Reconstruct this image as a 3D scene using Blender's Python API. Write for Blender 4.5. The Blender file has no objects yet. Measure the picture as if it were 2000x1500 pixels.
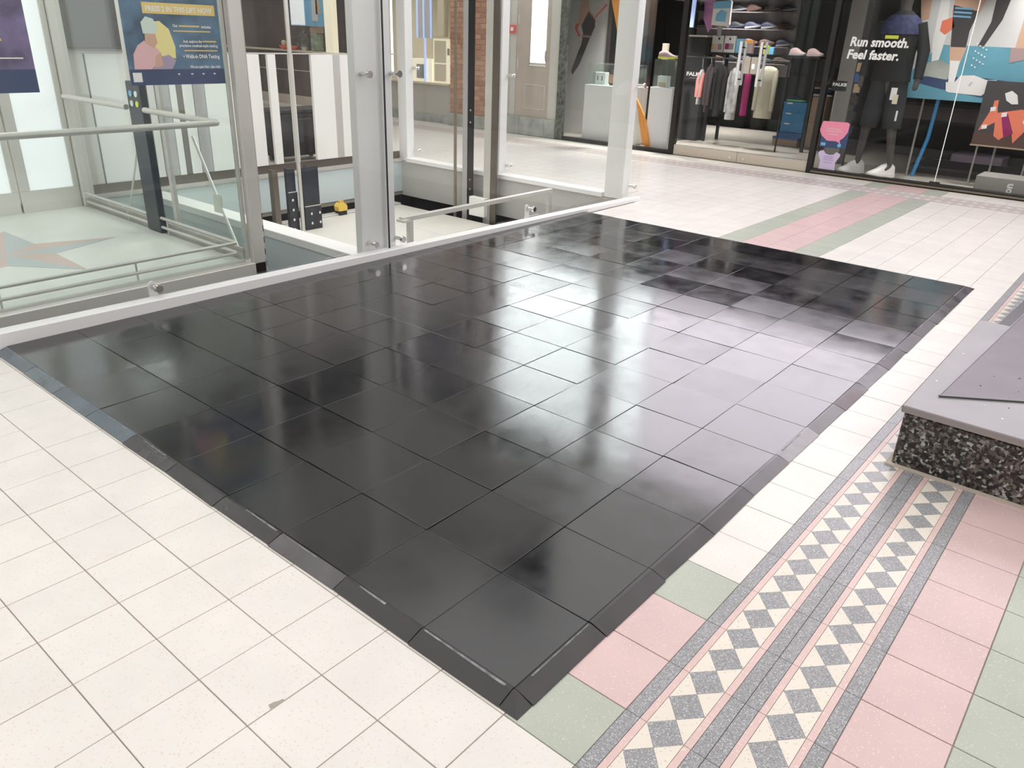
import bpy, bmesh, math, random
from mathutils import Vector, Matrix
random.seed(7)
SC = bpy.context.scene
COL = SC.collection

# ------------------------------------------------------------------ camera
R0 = Vector((0.64394436, -0.76435049, 0.03322622))      # right
R1 = Vector((-0.29604271, -0.28898331, -0.91041055))    # down
R2 = Vector((0.70547457, 0.57641736, -0.41236956))      # forward
CAM = Vector((-1.0671, -0.8315, 1.4095))
FPX = 1509.785
cd = bpy.data.cameras.new('camera'); cd.sensor_width = 36.0; cd.lens = 36.0 * FPX / 2000.0
cd.clip_start = 0.05; cd.clip_end = 100
cam = bpy.data.objects.new('camera', cd); COL.objects.link(cam)
cam.matrix_world = Matrix(((R0.x, -R1.x, -R2.x, CAM.x), (R0.y, -R1.y, -R2.y, CAM.y), (R0.z, -R1.z, -R2.z, CAM.z), (0, 0, 0, 1)))
SC.camera = cam

# ------------------------------------------------------------------ world light (daylight falling through the glazed arcade roof)
W = bpy.data.worlds.new('world'); SC.world = W; W.use_nodes = True
bg = W.node_tree.nodes['Background']; bg.inputs[0].default_value = (1.0, 0.985, 0.965, 1); bg.inputs[1].default_value = 1.0
SC.view_settings.view_transform = 'Standard'; SC.view_settings.look = 'None'
SC.view_settings.gamma = 1.0; SC.view_settings.use_curve_mapping = False
SC.view_settings.exposure = 0.38
SC.cycles.transparent_max_bounces = 48
SC.cycles.max_bounces = 10; SC.cycles.glossy_bounces = 5; SC.cycles.diffuse_bounces = 4
SC.cycles.caustics_reflective = False; SC.cycles.caustics_refractive = False
SC.cycles.sample_clamp_indirect = 6.0

def proj(p):
    d = Vector(p) - CAM
    z = d.dot(R2)
    if z < 0.05: return None
    return 1000 + FPX * d.dot(R0) / z, 750 + FPX * d.dot(R1) / z

# ------------------------------------------------------------------ materials
MATS = {}
def node_mat(name):
    m = bpy.data.materials.new(name); m.use_nodes = True
    nt = m.node_tree; b = nt.nodes['Principled BSDF']
    MATS[name] = m
    return m, nt, b
def mat(name, col, rough=0.5, metal=0.0, ior=1.45, emit=None, var=0.0, vscale=6.0, bump=0.0, bscale=40.0, alpha=None):
    m, nt, b = node_mat(name)
    b.inputs['Base Color'].default_value = (*col, 1); b.inputs['Roughness'].default_value = rough
    b.inputs['Metallic'].default_value = metal; b.inputs['IOR'].default_value = ior
    if emit:
        b.inputs['Emission Color'].default_value = (*emit[0], 1); b.inputs['Emission Strength'].default_value = emit[1]
    tc = None
    if var or bump:
        tc = nt.nodes.new('ShaderNodeNewGeometry')
    if var:
        n = nt.nodes.new('ShaderNodeTexNoise'); n.inputs['Scale'].default_value = vscale; n.inputs['Detail'].default_value = 4
        nt.links.new(tc.outputs['Position'], n.inputs['Vector'])
        r = nt.nodes.new('ShaderNodeMapRange'); r.inputs[1].default_value = 0.3; r.inputs[2].default_value = 0.7
        r.inputs[3].default_value = 1 - var; r.inputs[4].default_value = 1 + var
        nt.links.new(n.outputs['Fac'], r.inputs[0])
        x = nt.nodes.new('ShaderNodeVectorMath'); x.operation = 'SCALE'; x.inputs[0].default_value = col
        nt.links.new(r.outputs[0], x.inputs['Scale']); nt.links.new(x.outputs[0], b.inputs['Base Color'])
    if bump:
        n2 = nt.nodes.new('ShaderNodeTexNoise'); n2.inputs['Scale'].default_value = bscale
        nt.links.new(tc.outputs['Position'], n2.inputs['Vector'])
        bp = nt.nodes.new('ShaderNodeBump'); bp.inputs['Strength'].default_value = bump; bp.inputs['Distance'].default_value = 0.002
        nt.links.new(n2.outputs['Fac'], bp.inputs['Height']); nt.links.new(bp.outputs[0], b.inputs['Normal'])
    return m
def glass(name, tint=(0.97, 0.985, 0.98), f0=0.035, haze=0.0):
    """clear sheet: transparent with a Schlick mirror share, each face once"""
    m = bpy.data.materials.new(name); m.use_nodes = True; MATS[name] = m
    nt = m.node_tree; nt.nodes.clear(); N = nt.nodes.new; L = nt.links.new
    out = N('ShaderNodeOutputMaterial'); tr = N('ShaderNodeBsdfTransparent'); gl = N('ShaderNodeBsdfGlossy'); mx = N('ShaderNodeMixShader')
    tr.inputs[0].default_value = (*tint, 1); gl.inputs['Roughness'].default_value = 0.0; gl.inputs['Color'].default_value = (1, 1, 1, 1)
    g = N('ShaderNodeNewGeometry'); d = N('ShaderNodeVectorMath'); d.operation = 'DOT_PRODUCT'
    L(g.outputs['Incoming'], d.inputs[0]); L(g.outputs['Normal'], d.inputs[1])
    a = N('ShaderNodeMath'); a.operation = 'ABSOLUTE'; L(d.outputs['Value'], a.inputs[0])
    s = N('ShaderNodeMath'); s.operation = 'SUBTRACT'; s.inputs[0].default_value = 1; L(a.outputs[0], s.inputs[1])
    p = N('ShaderNodeMath'); p.operation = 'POWER'; p.inputs[1].default_value = 5; L(s.outputs[0], p.inputs[0])
    k = N('ShaderNodeMath'); k.operation = 'MULTIPLY_ADD'; k.inputs[1].default_value = 1 - f0; k.inputs[2].default_value = f0; L(p.outputs[0], k.inputs[0])
    L(k.outputs[0], mx.inputs[0]); L(tr.outputs[0], mx.inputs[1]); L(gl.outputs[0], mx.inputs[2])
    last = mx
    if haze:
        df = N('ShaderNodeBsdfDiffuse'); df.inputs[0].default_value = (0.9, 0.92, 0.91, 1)
        m2 = N('ShaderNodeMixShader'); m2.inputs[0].default_value = haze
        L(mx.outputs[0], m2.inputs[1]); L(df.outputs[0], m2.inputs[2]); last = m2
    L(last.outputs[0], out.inputs[0])
    return m
def terrazzo(name, col, spot, amount=0.06, scale=260, rough=0.32, var=0.05, ior=1.45, pale=None):
    m, nt, b = node_mat(name); N = nt.nodes.new; L = nt.links.new
    b.inputs['Roughness'].default_value = rough; b.inputs['IOR'].default_value = ior
    g = N('ShaderNodeNewGeometry'); oi = N('ShaderNodeObjectInfo')
    n = N('ShaderNodeTexNoise'); n.inputs['Scale'].default_value = 5; n.inputs['Detail'].default_value = 3; L(g.outputs['Position'], n.inputs['Vector'])
    mr = N('ShaderNodeMapRange'); mr.inputs[1].default_value = .3; mr.inputs[2].default_value = .7; mr.inputs[3].default_value = 1 - var; mr.inputs[4].default_value = 1 + var * .6
    L(n.outputs['Fac'], mr.inputs[0])
    rr = N('ShaderNodeMath'); rr.operation = 'MULTIPLY_ADD'; rr.inputs[1].default_value = var * .8; rr.inputs[2].default_value = 1 - var * .4; L(oi.outputs['Random'], rr.inputs[0])
    mm = N('ShaderNodeMath'); mm.operation = 'MULTIPLY'; L(mr.outputs[0], mm.inputs[0]); L(rr.outputs[0], mm.inputs[1])
    v = N('ShaderNodeVectorMath'); v.operation = 'SCALE'; v.inputs[0].default_value = col; L(mm.outputs[0], v.inputs['Scale'])
    vo = N('ShaderNodeTexVoronoi'); vo.inputs['Scale'].default_value = scale; L(g.outputs['Position'], vo.inputs['Vector'])
    lt = N('ShaderNodeMath'); lt.operation = 'LESS_THAN'; lt.inputs[1].default_value = amount
    sx = N('ShaderNodeSeparateColor'); L(vo.outputs['Color'], sx.inputs[0]); L(sx.outputs[0], lt.inputs[0])
    mix = N('ShaderNodeMix'); mix.data_type = 'RGBA'; L(lt.outputs[0], mix.inputs[0]); L(v.outputs[0], mix.inputs[6]); mix.inputs[7].default_value = (*spot, 1)
    o = mix
    if pale:
        gt = N('ShaderNodeMath'); gt.operation = 'LESS_THAN'; gt.inputs[1].default_value = pale[1]; L(sx.outputs[1], gt.inputs[0])
        mi2 = N('ShaderNodeMix'); mi2.data_type = 'RGBA'; L(gt.outputs[0], mi2.inputs[0]); L(mix.outputs[2], mi2.inputs[6]); mi2.inputs[7].default_value = (*pale[0], 1); o = mi2
    L(o.outputs[2], b.inputs['Base Color'])
    return m
terrazzo('tile_cream', (0.80, 0.76, 0.712), (0.70, 0.64, 0.56), 0.03, 330, var=.05)
terrazzo('tile_pink', (0.68, 0.495, 0.485), (0.77, 0.60, 0.58), 0.05, 330, var=.06)
terrazzo('tile_green', (0.46, 0.49, 0.415), (0.55, 0.575, 0.50), 0.05, 330, var=.06)
terrazzo('inlay_grey', (0.33, 0.325, 0.335), (0.23, 0.23, 0.245), 0.28, 420, var=.08, pale=((0.54, 0.54, 0.56), .12))
terrazzo('inlay_pink', (0.72, 0.52, 0.49), (0.8, 0.65, 0.6), 0.08, 320)
terrazzo('inlay_cream', (0.80, 0.73, 0.64), (0.6, 0.55, 0.47), 0.03, 320)
mat('grout', (0.40, 0.36, 0.31), 0.9)
terrazzo('inlay_pale', (0.70, 0.60, 0.58), (0.75, 0.7, 0.68), .08, 300)
terrazzo('inlay_pale_grey', (0.52, 0.46, 0.46), (0.6, 0.55, 0.55), .08, 300)
# rubber tiles: polished black with a slight wear in the gloss
def rubber(name, base, r0, r1, ior, bump, coat=0.0):
    m, nt, b = node_mat(name); N = nt.nodes.new; L = nt.links.new
    b.inputs['IOR'].default_value = ior; b.inputs['Coat Weight'].default_value = coat; b.inputs['Coat IOR'].default_value = 1.7; b.inputs['Coat Roughness'].default_value = .12
    g = N('ShaderNodeNewGeometry'); oi = N('ShaderNodeObjectInfo')
    n = N('ShaderNodeTexNoise'); n.inputs['Scale'].default_value = 7; n.inputs['Detail'].default_value = 5; n.inputs['Roughness'].default_value = .6
    L(g.outputs['Position'], n.inputs['Vector'])
    a = N('ShaderNodeMath'); a.operation = 'MULTIPLY_ADD'; a.inputs[1].default_value = .45; L(oi.outputs['Random'], a.inputs[0]); L(n.outputs['Fac'], a.inputs[2])
    mr = N('ShaderNodeMapRange'); mr.inputs[1].default_value = .35; mr.inputs[2].default_value = 1.1; mr.inputs[3].default_value = r0; mr.inputs[4].default_value = r1
    L(a.outputs[0], mr.inputs[0]); L(mr.outputs[0], b.inputs['Roughness'])
    cr = N('ShaderNodeMapRange'); cr.inputs[1].default_value = .3; cr.inputs[2].default_value = .75; cr.inputs[3].default_value = .75; cr.inputs[4].default_value = 1.5
    L(n.outputs['Fac'], cr.inputs[0])
    v = N('ShaderNodeVectorMath'); v.operation = 'SCALE'; v.inputs[0].default_value = base; L(cr.outputs[0], v.inputs['Scale']); L(v.outputs[0], b.inputs['Base Color'])
    n2 = N('ShaderNodeTexNoise'); n2.inputs['Scale'].default_value = 6; n2.inputs['Detail'].default_value = 1; L(g.outputs['Position'], n2.inputs['Vector'])
    bp = N('ShaderNodeBump'); bp.inputs['Strength'].default_value = bump; bp.inputs['Distance'].default_value = .004
    L(n2.outputs['Fac'], bp.inputs['Height']); L(bp.outputs[0], b.inputs['Normal'])
    return m
rubber('rubber', (0.0105, 0.0100, 0.0112), 0.08, 0.22, 1.82, 0.05)
rubber('rubber_edge', (0.022, 0.018, 0.019), 0.22, 0.45, 1.6, 0.5)
rubber('rubber_blue_sheen', (0.10, 0.125, 0.15), 0.25, 0.5, 1.6, 0.5)  # bluish light reflected by the far left ramps, put into the rubber colour
rubber('rubber_dust', (0.085, 0.078, 0.082), 0.25, 0.5, 1.6, 0.5)
rubber('rubber_pale', (0.23, 0.215, 0.225), 0.25, 0.5, 1.6, 0.5)
rubber('rubber_red', (0.05, 0.028, 0.028), 0.25, 0.5, 1.6, 0.5)
mat('joint_black', (0.006, 0.006, 0.007), 0.8)
mat('worn_edge', (0.20, 0.20, 0.21), 0.5, var=.5, vscale=40)
mat('white_paint', (0.88, 0.88, 0.87), 0.35)
mat('white_panel', (0.88, 0.87, 0.845), 0.4)
mat('pale_blue', (0.60, 0.68, 0.70), 0.4)
mat('pit_grey', (0.50, 0.49, 0.47), 0.5, var=.06, vscale=3)
mat('roof_sheet', (0.62, 0.60, 0.555), 0.45, var=.04, vscale=2)
mat('dark_steel', (0.028, 0.032, 0.042), 0.35, var=.4, vscale=9)
mat('bronze', (0.16, 0.135, 0.115), 0.3, metal=.5)
mat('brown_line', (0.22, 0.18, 0.13), 0.4)
mat('steel', (0.74, 0.72, 0.68), 0.32, metal=.4, bump=.05, bscale=90)
mat('steel_soft', (0.62, 0.60, 0.56), 0.38, metal=.35, var=.06, vscale=5)
mat('chrome', (0.75, 0.74, 0.72), 0.16, metal=1.0)
mat('car_floor', (0.66, 0.68, 0.63), 0.35, var=.03)
mat('star_red', (0.56, 0.43, 0.38), 0.4)
mat('star_blue', (0.44, 0.48, 0.49), 0.4)
mat('black', (0.008, 0.008, 0.009), 0.4)
mat('black_frame', (0.018, 0.016, 0.015), 0.35)
mat('charcoal', (0.035, 0.035, 0.038), 0.6)
mat('screen_dark', (0.07, 0.06, 0.055), 0.45)
mat('yellow', (0.80, 0.55, 0.10), 0.4)
mat('navy', (0.045, 0.075, 0.17), 0.35)
mat('panel_navy', (0.022, 0.032, 0.045), 0.3)
mat('cheek_grey', (0.42, 0.40, 0.41), 0.4)
mat('poster_blue', (0.10, 0.19, 0.29), 0.4, var=.5, vscale=7)
mat('poster_purple', (0.17, 0.14, 0.26), 0.4, var=.45, vscale=8)
mat('banner_yellow', (0.82, 0.62, 0.20), 0.4)
mat('print_white', (0.86, 0.86, 0.84), 0.5)
mat('print_gold', (0.72, 0.56, 0.25), 0.5)
mat('print_skin', (0.66, 0.42, 0.30), 0.5)
mat('print_pink', (0.80, 0.50, 0.52), 0.5)
mat('print_mint', (0.66, 0.78, 0.70), 0.5)
mat('print_lemon', (0.88, 0.80, 0.34), 0.5)
mat('print_orange', (0.85, 0.36, 0.10), 0.5)
mat('print_dark', (0.06, 0.055, 0.06), 0.5)
mat('print_lilac', (0.42, 0.34, 0.46), 0.5)
mat('frosted_glow', (0.82, 0.85, 0.86), 0.3, emit=((0.93, 0.97, 1.0), 0.30))  # glow put into the material for the light behind the door glass
mat('orange', (0.88, 0.35, 0.05), 0.45)
mat('shop_floor', (0.42, 0.39, 0.345), 0.35, var=.08, vscale=2)
mat('shop_dark', (0.020, 0.020, 0.022), 0.6)
mat('slat_grey', (0.30, 0.275, 0.295), 0.6, var=.1)
mat('column_grey', (0.30, 0.285, 0.265), 0.6)
mat('stone_base', (0.40, 0.42, 0.385), 0.6, var=.25, vscale=6)
mat('facade_grey', (0.55, 0.53, 0.48), 0.55)
mat('facade_mould', (0.62, 0.60, 0.55), 0.5)
mat('wood_door', (0.52, 0.45, 0.385), 0.5, var=.08, vscale=4)
mat('marble_green', (0.11, 0.12, 0.105), 0.3, var=.7, vscale=18)
mat('brick_a', (0.52, 0.27, 0.17), 0.8, var=.1, vscale=15)
mat('brick_b', (0.60, 0.33, 0.215), 0.8, var=.1, vscale=15)
mat('brick_c', (0.43, 0.21, 0.14), 0.8, var=.1, vscale=15)
mat('mortar', (0.55, 0.48, 0.41), 0.9)
mat('opposite', (0.60, 0.58, 0.55), 0.7, var=.3, vscale=1.5)
mat('upper_dark', (0.030, 0.028, 0.027), 0.9)
mat('upper_brown', (0.46, 0.38, 0.32), 0.9)
mat('cream', (0.78, 0.70, 0.53), 0.4)
mat('cream_lit', (0.80, 0.74, 0.58), 0.4, emit=((1.0, .92, .70), .35))  # cream with the shop lighting put in as a glow
mat('lit_white', (0.9, 0.9, 0.9), 0.5, emit=((1, 1, 1), 1.2))
mat('lamp_white', (0.9, 0.9, 0.9), 0.5, emit=((1, .98, .95), 2.4))
mat('lightbox', (0.9, 0.9, 0.9), 0.5, emit=((0.98, 0.89, 1.0), 2.4))
mat('lightbox_cool', (0.9, 0.9, 0.9), 0.5, emit=((0.93, 0.99, 1.0), 3.6))
mat('blue_glow', (0.45, 0.55, 0.9), 0.4, emit=((.45, .6, 1.0), .45))
mat('brown_panel', (0.115, 0.085, 0.075), 0.5, var=.15)
mat('beige', (0.62, 0.55, 0.46), 0.6)
mat('red', (0.72, 0.10, 0.08), 0.4)
mat('coral', (0.85, 0.22, 0.13), 0.5)
mat('teal', (0.13, 0.36, 0.47), 0.5, var=.12, vscale=3)
mat('sky_print', (0.66, 0.66, 0.66), 0.5, var=.06, vscale=2)
mat('pink_sticker', (0.90, 0.30, 0.44), 0.5)
mat('lilac', (0.66, 0.56, 0.78), 0.5)
mat('lilac_ink', (0.46, 0.36, 0.62), 0.5)
mat('box_blue', (0.05, 0.26, 0.55), 0.5)
mat('box_blue_dark', (0.04, 0.13, 0.38), 0.5)
mat('cardboard', (0.42, 0.31, 0.225), 0.7)
mat('fab_black', (0.012, 0.012, 0.014), 0.85)
mat('fab_char', (0.028, 0.03, 0.034), 0.85)
mat('fab_brown', (0.06, 0.045, 0.05), 0.85)
mat('fab_beige', (0.42, 0.395, 0.31), 0.85)
mat('fab_grey', (0.42, 0.42, 0.43), 0.85, var=.3, vscale=14)
mat('fab_magenta', (0.30, 0.02, 0.12), 0.85)
mat('fab_pink', (0.80, 0.27, 0.25), 0.85)
mat('blue_reflection', (0.022, 0.026, 0.075), 0.8, var=.5, vscale=25)
mat('skin_grey', (0.075, 0.066, 0.06), 0.5)
mat('shoe_white', (0.82, 0.80, 0.78), 0.5)
mat('shoe_dark', (0.018, 0.018, 0.024), 0.6)
mat('shoe_navy', (0.03, 0.035, 0.075), 0.6)
mat('shoe_brown', (0.10, 0.055, 0.045), 0.6)
mat('shoe_rose', (0.42, 0.30, 0.30), 0.6)
mat('sole_grey', (0.30, 0.30, 0.32), 0.6)
mat('green_sole', (0.20, 0.75, 0.30), 0.5)
mat('lime', (0.75, 0.80, 0.10), 0.5)
mat('tan_tag', (0.60, 0.45, 0.27), 0.6)
mat('sky_pack', (0.20, 0.50, 0.75), 0.5)
mat('violet_print', (0.50, 0.22, 0.48), 0.5)
mat('plant', (0.26, 0.33, 0.24), 0.7, var=.4, vscale=10)
mat('plinth_cap', (0.27, 0.262, 0.268), 0.42, metal=.3, var=.06, vscale=5, bump=.15, bscale=30)
mat('plinth_panel', (0.115, 0.10, 0.108), 0.38, metal=.3, var=.14, vscale=4, bump=.15, bscale=30)
mat('cap_side', (0.33, 0.29, 0.285), 0.5, metal=.2)
def granite():
    m, nt, b = node_mat('granite'); N = nt.nodes.new; L = nt.links.new
    b.inputs['Roughness'].default_value = .3
    g = N('ShaderNodeNewGeometry')
    nz = N('ShaderNodeTexNoise'); nz.inputs['Scale'].default_value = 60; L(g.outputs['Position'], nz.inputs['Vector'])
    ad = N('ShaderNodeVectorMath'); ad.operation = 'MULTIPLY_ADD'; ad.inputs[1].default_value = (.02,) * 3; L(nz.outputs['Color'], ad.inputs[0]); L(g.outputs['Position'], ad.inputs[2])
    v1 = N('ShaderNodeTexVoronoi'); v1.inputs['Scale'].default_value = 95; L(ad.outputs[0], v1.inputs['Vector'])
    sp = N('ShaderNodeSeparateColor'); L(v1.outputs['Color'], sp.inputs[0])
    cr = N('ShaderNodeValToRGB'); cr.color_ramp.interpolation = 'CONSTANT'
    e = cr.color_ramp.elements; e[0].position = 0; e[0].color = (.008, .009, .010, 1); e[1].position = .30; e[1].color = (.035, .028, .026, 1)
    for pos, c in ((.52, (.085, .068, .062)), (.70, (.14, .125, .11)), (.84, (.24, .24, .22)), (.94, (.40, .42, .39))):
        x = e.new(pos); x.color = (*c, 1)
    L(sp.outputs[0], cr.inputs[0]); L(cr.outputs[0], b.inputs['Base Color'])
granite()
glass('glass_clear', (0.985, 0.991, 0.988), 0.018, 0.005)
glass('glass_car', (0.96, 0.983, 0.973), 0.012, 0.004)
glass('glass_case', (0.93, 0.965, 0.95), 0.04, 0.03)
glass('glass_edge', (0.70, 0.85, 0.80), 0.05, 0.25)
glass('glass_shop', (0.96, 0.965, 0.965), 0.012, 0.0)

# ------------------------------------------------------------------ mesh tools
class MB:
    def __init__(s): s.v = []; s.f = []
    def add(s, vs, fs):
        o = len(s.v); s.v += [tuple(v) for v in vs]; s.f += [tuple(i + o for i in f) for f in fs]; return s
    def box(s, x0, x1, y0, y1, z0, z1):
        x0, x1 = min(x0, x1), max(x0, x1); y0, y1 = min(y0, y1), max(y0, y1); z0, z1 = min(z0, z1), max(z0, z1)
        return s.add([(x0, y0, z0), (x1, y0, z0), (x1, y1, z0), (x0, y1, z0), (x0, y0, z1), (x1, y0, z1), (x1, y1, z1), (x0, y1, z1)],
                     [(0, 3, 2, 1), (4, 5, 6, 7), (0, 1, 5, 4), (1, 2, 6, 5), (2, 3, 7, 6), (3, 0, 4, 7)])
    def hexa(s, b, t):
        return s.add(list(b) + list(t), [(0, 3, 2, 1), (4, 5, 6, 7), (0, 1, 5, 4), (1, 2, 6, 5), (2, 3, 7, 6), (3, 0, 4, 7)])
    def bbox(s, x0, x1, y0, y1, z0, z1, b=.004):
        """box with chamfered edges"""
        bm = bmesh.new(); bmesh.ops.create_cube(bm, size=1)
        for v in bm.verts: v.co = Vector(((x0 + x1) / 2 + v.co.x * (x1 - x0), (y0 + y1) / 2 + v.co.y * (y1 - y0), (z0 + z1) / 2 + v.co.z * (z1 - z0)))
        bmesh.ops.bevel(bm, geom=bm.edges[:], offset=b, segments=1, affect='EDGES')
        bm.verts.index_update(); s.add([v.co[:] for v in bm.verts], [[v.index for v in f.verts] for f in bm.faces]); bm.free(); return s
    def tube(s, pts, r, n=10, cap=True):
        pts = [Vector(p) for p in pts]; rs = r if isinstance(r, (list, tuple)) else [r] * len(pts)
        base = len(s.v); up = None
        for i, p in enumerate(pts):
            d = (pts[min(i + 1, len(pts) - 1)] - pts[max(i - 1, 0)]).normalized()
            if up is None: up = Vector((0, 0, 1)) if abs(d.z) < .9 else Vector((1, 0, 0))
            a = d.cross(up).normalized(); b = a.cross(d).normalized(); up = b
            for k in range(n):
                t = 2 * math.pi * k / n; s.v.append(tuple(p + a * math.cos(t) * rs[i] + b * math.sin(t) * rs[i]))
        for i in range(len(pts) - 1):
            for k in range(n):
                k2 = (k + 1) % n; s.f.append((base + i * n + k, base + i * n + k2, base + (i + 1) * n + k2, base + (i + 1) * n + k))
        if cap:
            s.f.append(tuple(base + k for k in range(n))[::-1]); s.f.append(tuple(base + (len(pts) - 1) * n + k for k in range(n)))
        return s
    def poly(s, pts, off):
        """flat polygon given thickness by the vector off"""
        n = len(pts); off = Vector(off)
        s.add([tuple(p) for p in pts] + [tuple(Vector(p) + off) for p in pts],
              [tuple(range(n))[::-1], tuple(range(n, 2 * n))] + [(i, (i + 1) % n, n + (i + 1) % n, n + i) for i in range(n)])
        return s
    def loft(s, rings, cap=True):
        n = len(rings[0]); base = len(s.v)
        for r in rings: s.v += [tuple(p) for p in r]
        for i in range(len(rings) - 1):
            for k in range(n):
                k2 = (k + 1) % n; s.f.append((base + i * n + k, base + i * n + k2, base + (i + 1) * n + k2, base + (i + 1) * n + k))
        if cap:
            s.f.append(tuple(base + k for k in range(n))[::-1]); s.f.append(tuple(base + (len(rings) - 1) * n + k for k in range(n)))
        return s
WL = {}
def build(name, mb, m, parent=None, smooth=False, origin=None):
    vs = mb.v
    if origin is None:
        xs, ys, zs = zip(*vs); origin = ((min(xs) + max(xs)) / 2, (min(ys) + max(ys)) / 2, min(zs))
    o = Vector(origin)
    me = bpy.data.meshes.new(name); me.from_pydata([tuple(Vector(v) - o) for v in vs], [], mb.f)
    bm = bmesh.new(); bm.from_mesh(me); bmesh.ops.recalc_face_normals(bm, faces=bm.faces[:]); bm.to_mesh(me); bm.free()
    if smooth:
        me.polygons.foreach_set('use_smooth', [True] * len(me.polygons)); me.set_sharp_from_angle(angle=math.radians(42))
    me.materials.append(MATS[m])
    return link(name, me, o, parent)
def link(name, me, loc, parent=None, rot=None):
    ob = bpy.data.objects.new(name, me); COL.objects.link(ob); loc = Vector(loc)
    WL[ob.name] = loc.copy()
    if parent is not None:
        ob.parent = parent; ob.location = loc - WL[parent.name]
    else: ob.location = loc
    if rot: ob.rotation_euler = rot
    return ob
def tag(o, label=None, cat=None, group=None, kind=None):
    if label: o['label'] = label
    if cat: o['category'] = cat
    if group: o['group'] = group
    if kind: o['kind'] = kind
    return o
def thing(name, loc, label, cat, group=None):
    return tag(link(name, None, loc), label, cat, group)
def box(name, x0, x1, y0, y1, z0, z1, m, parent=None, bev=0):
    mb = MB(); mb.bbox(x0, x1, y0, y1, z0, z1, bev) if bev else mb.box(x0, x1, y0, y1, z0, z1)
    return build(name, mb, m, parent)
def tube(name, pts, r, m, parent=None, n=10): return build(name, MB().tube(pts, r, n), m, parent, smooth=True)
def struct(o): o['kind'] = 'structure'; return o
def text_geo(body, size, bold=0.0, shear=0.0):
    c = bpy.data.curves.new('t', 'FONT'); c.body = body; c.size = size; c.offset = bold; c.shear = shear; c.resolution_u = 2
    o = bpy.data.objects.new('t', c); COL.objects.link(o); dg = bpy.context.evaluated_depsgraph_get()
    me = bpy.data.meshes.new_from_object(o.evaluated_get(dg))
    vs = [v.co.copy() for v in me.vertices]; fs = [tuple(p.vertices) for p in me.polygons]
    bpy.data.objects.remove(o); bpy.data.curves.remove(c); bpy.data.meshes.remove(me)
    return vs, fs
def text(name, body, size, O, right, up, m, parent, bold=0.0, shear=0.0, width=None):
    vs, fs = text_geo(body, size, bold, shear)
    O, right, up = Vector(O), Vector(right), Vector(up)
    w = max(v.x for v in vs) - min(v.x for v in vs); k = width / w if width else 1
    mb = MB().add([O + right * v.x * k + up * v.y for v in vs], fs)
    o0 = mb.v[0]
    me = bpy.data.meshes.new(name); me.from_pydata([tuple(Vector(v) - O) for v in mb.v], [], fs); me.materials.append(MATS[m])
    return link(name, me, O, parent)
RY, UZ = (0, -1, 0), (0, 0, 1)      # reading directions on a wall seen from -X
RX = (1, 0, 0)                      # on a wall seen from -Y
def circ(c, r, a, b, n=20, a0=0, a1=2 * math.pi):
    c, a, b = Vector(c), Vector(a), Vector(b)
    return [c + a * r * math.cos(a0 + (a1 - a0) * k / n) + b * r * math.sin(a0 + (a1 - a0) * k / n) for k in range(n)]

# ------------------------------------------------------------------ floor
PX, PY = 0.2006, 0.2005
XO, YO = -0.4632, 1.3826            # a joint crossing of the tile grid
XJ = lambda i: XO + PX * i
YJ = lambda j: YO + PY * j
HX0, HX1, HY0, HY1 = -0.80, 5.33, 3.12, 6.20      # lift shaft opening
FX = 8.62                                          # shop front line
fm = MB()
fm.box(-5, FX, -4, HY0, -.39, -.004); fm.box(-5, FX, HY1, 17, -.39, -.004); fm.box(HX1, FX, HY0, HY1, -.39, -.004); fm.box(-5, HX0, HY0, HY1, -.39, -.004)
floor = struct(build('floor', fm, 'grout')); floor['label'] = 'cream terrazzo tiled arcade floor with pink and green bands'
MX0, MX1, MY0, MY1 = -0.055, 4.61, -0.06, 3.05
def cellcol(i, j):
    xc, yc = XJ(i) + PX / 2, YJ(j) + PY / 2
    bx0, bx1 = XJ(41), XJ(43)
    if bx0 - .01 < xc < bx1 + .01 and yc > -.63: return None               # far border
    if -.63 < yc < -.2215 and xc < bx1: return None                         # near border
    if HX0 < xc < HX1 + .02 and HY0 - .05 < yc < HY1: return None
    if MX0 + .1 < xc < MX1 - .1 and MY0 + .12 < yc < MY1 - .12: return None  # under the mat
    if .982 < yc < 1.784 and xc > 4: return 'tile_pink' if 1.182 < yc < 1.583 else 'tile_green'
    if -.2216 < yc < -.02 and -.062 < xc < .741: return 'tile_pink' if .139 < xc < .540 else 'tile_green'
    if -.83 < yc < -.62: return 'tile_pink'
    if -1.24 < yc < -.83: return 'tile_green'
    return 'tile_cream'
def area(pts):
    return abs(sum(pts[k][0] * pts[(k + 1) % len(pts)][1] - pts[(k + 1) % len(pts)][0] * pts[k][1] for k in range(len(pts)))) / 2
cells = []
for i in range(-20, 46):
    for j in range(-27, 78):
        if XJ(i) + PX > FX + .06: continue
        c = cellcol(i, j)
        if not c: continue
        q = [proj((XJ(i) + dx * PX, YJ(j) + dy * PY, 0)) for dx, dy in ((0, 0), (1, 0), (1, 1), (0, 1))]
        vis = all(q) and any(-30 < p[0] < 2030 and -30 < p[1] < 1530 for p in q)
        cells.append((area(q) if vis else 0, i, j, c))
cells.sort(reverse=True)
G = .0014
tile_me = {}
def tile_mesh(c):
    if c not in tile_me:
        mb = MB().bbox(-PX / 2 + G, PX / 2 - G, -PY / 2 + G, PY / 2 - G, -.008, 0, .0007)
        me = bpy.data.meshes.new('floor_tile'); me.from_pydata(mb.v, [], mb.f); me.materials.append(MATS[c]); tile_me[c] = me
    return tile_me[c]
rest = {}
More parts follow.
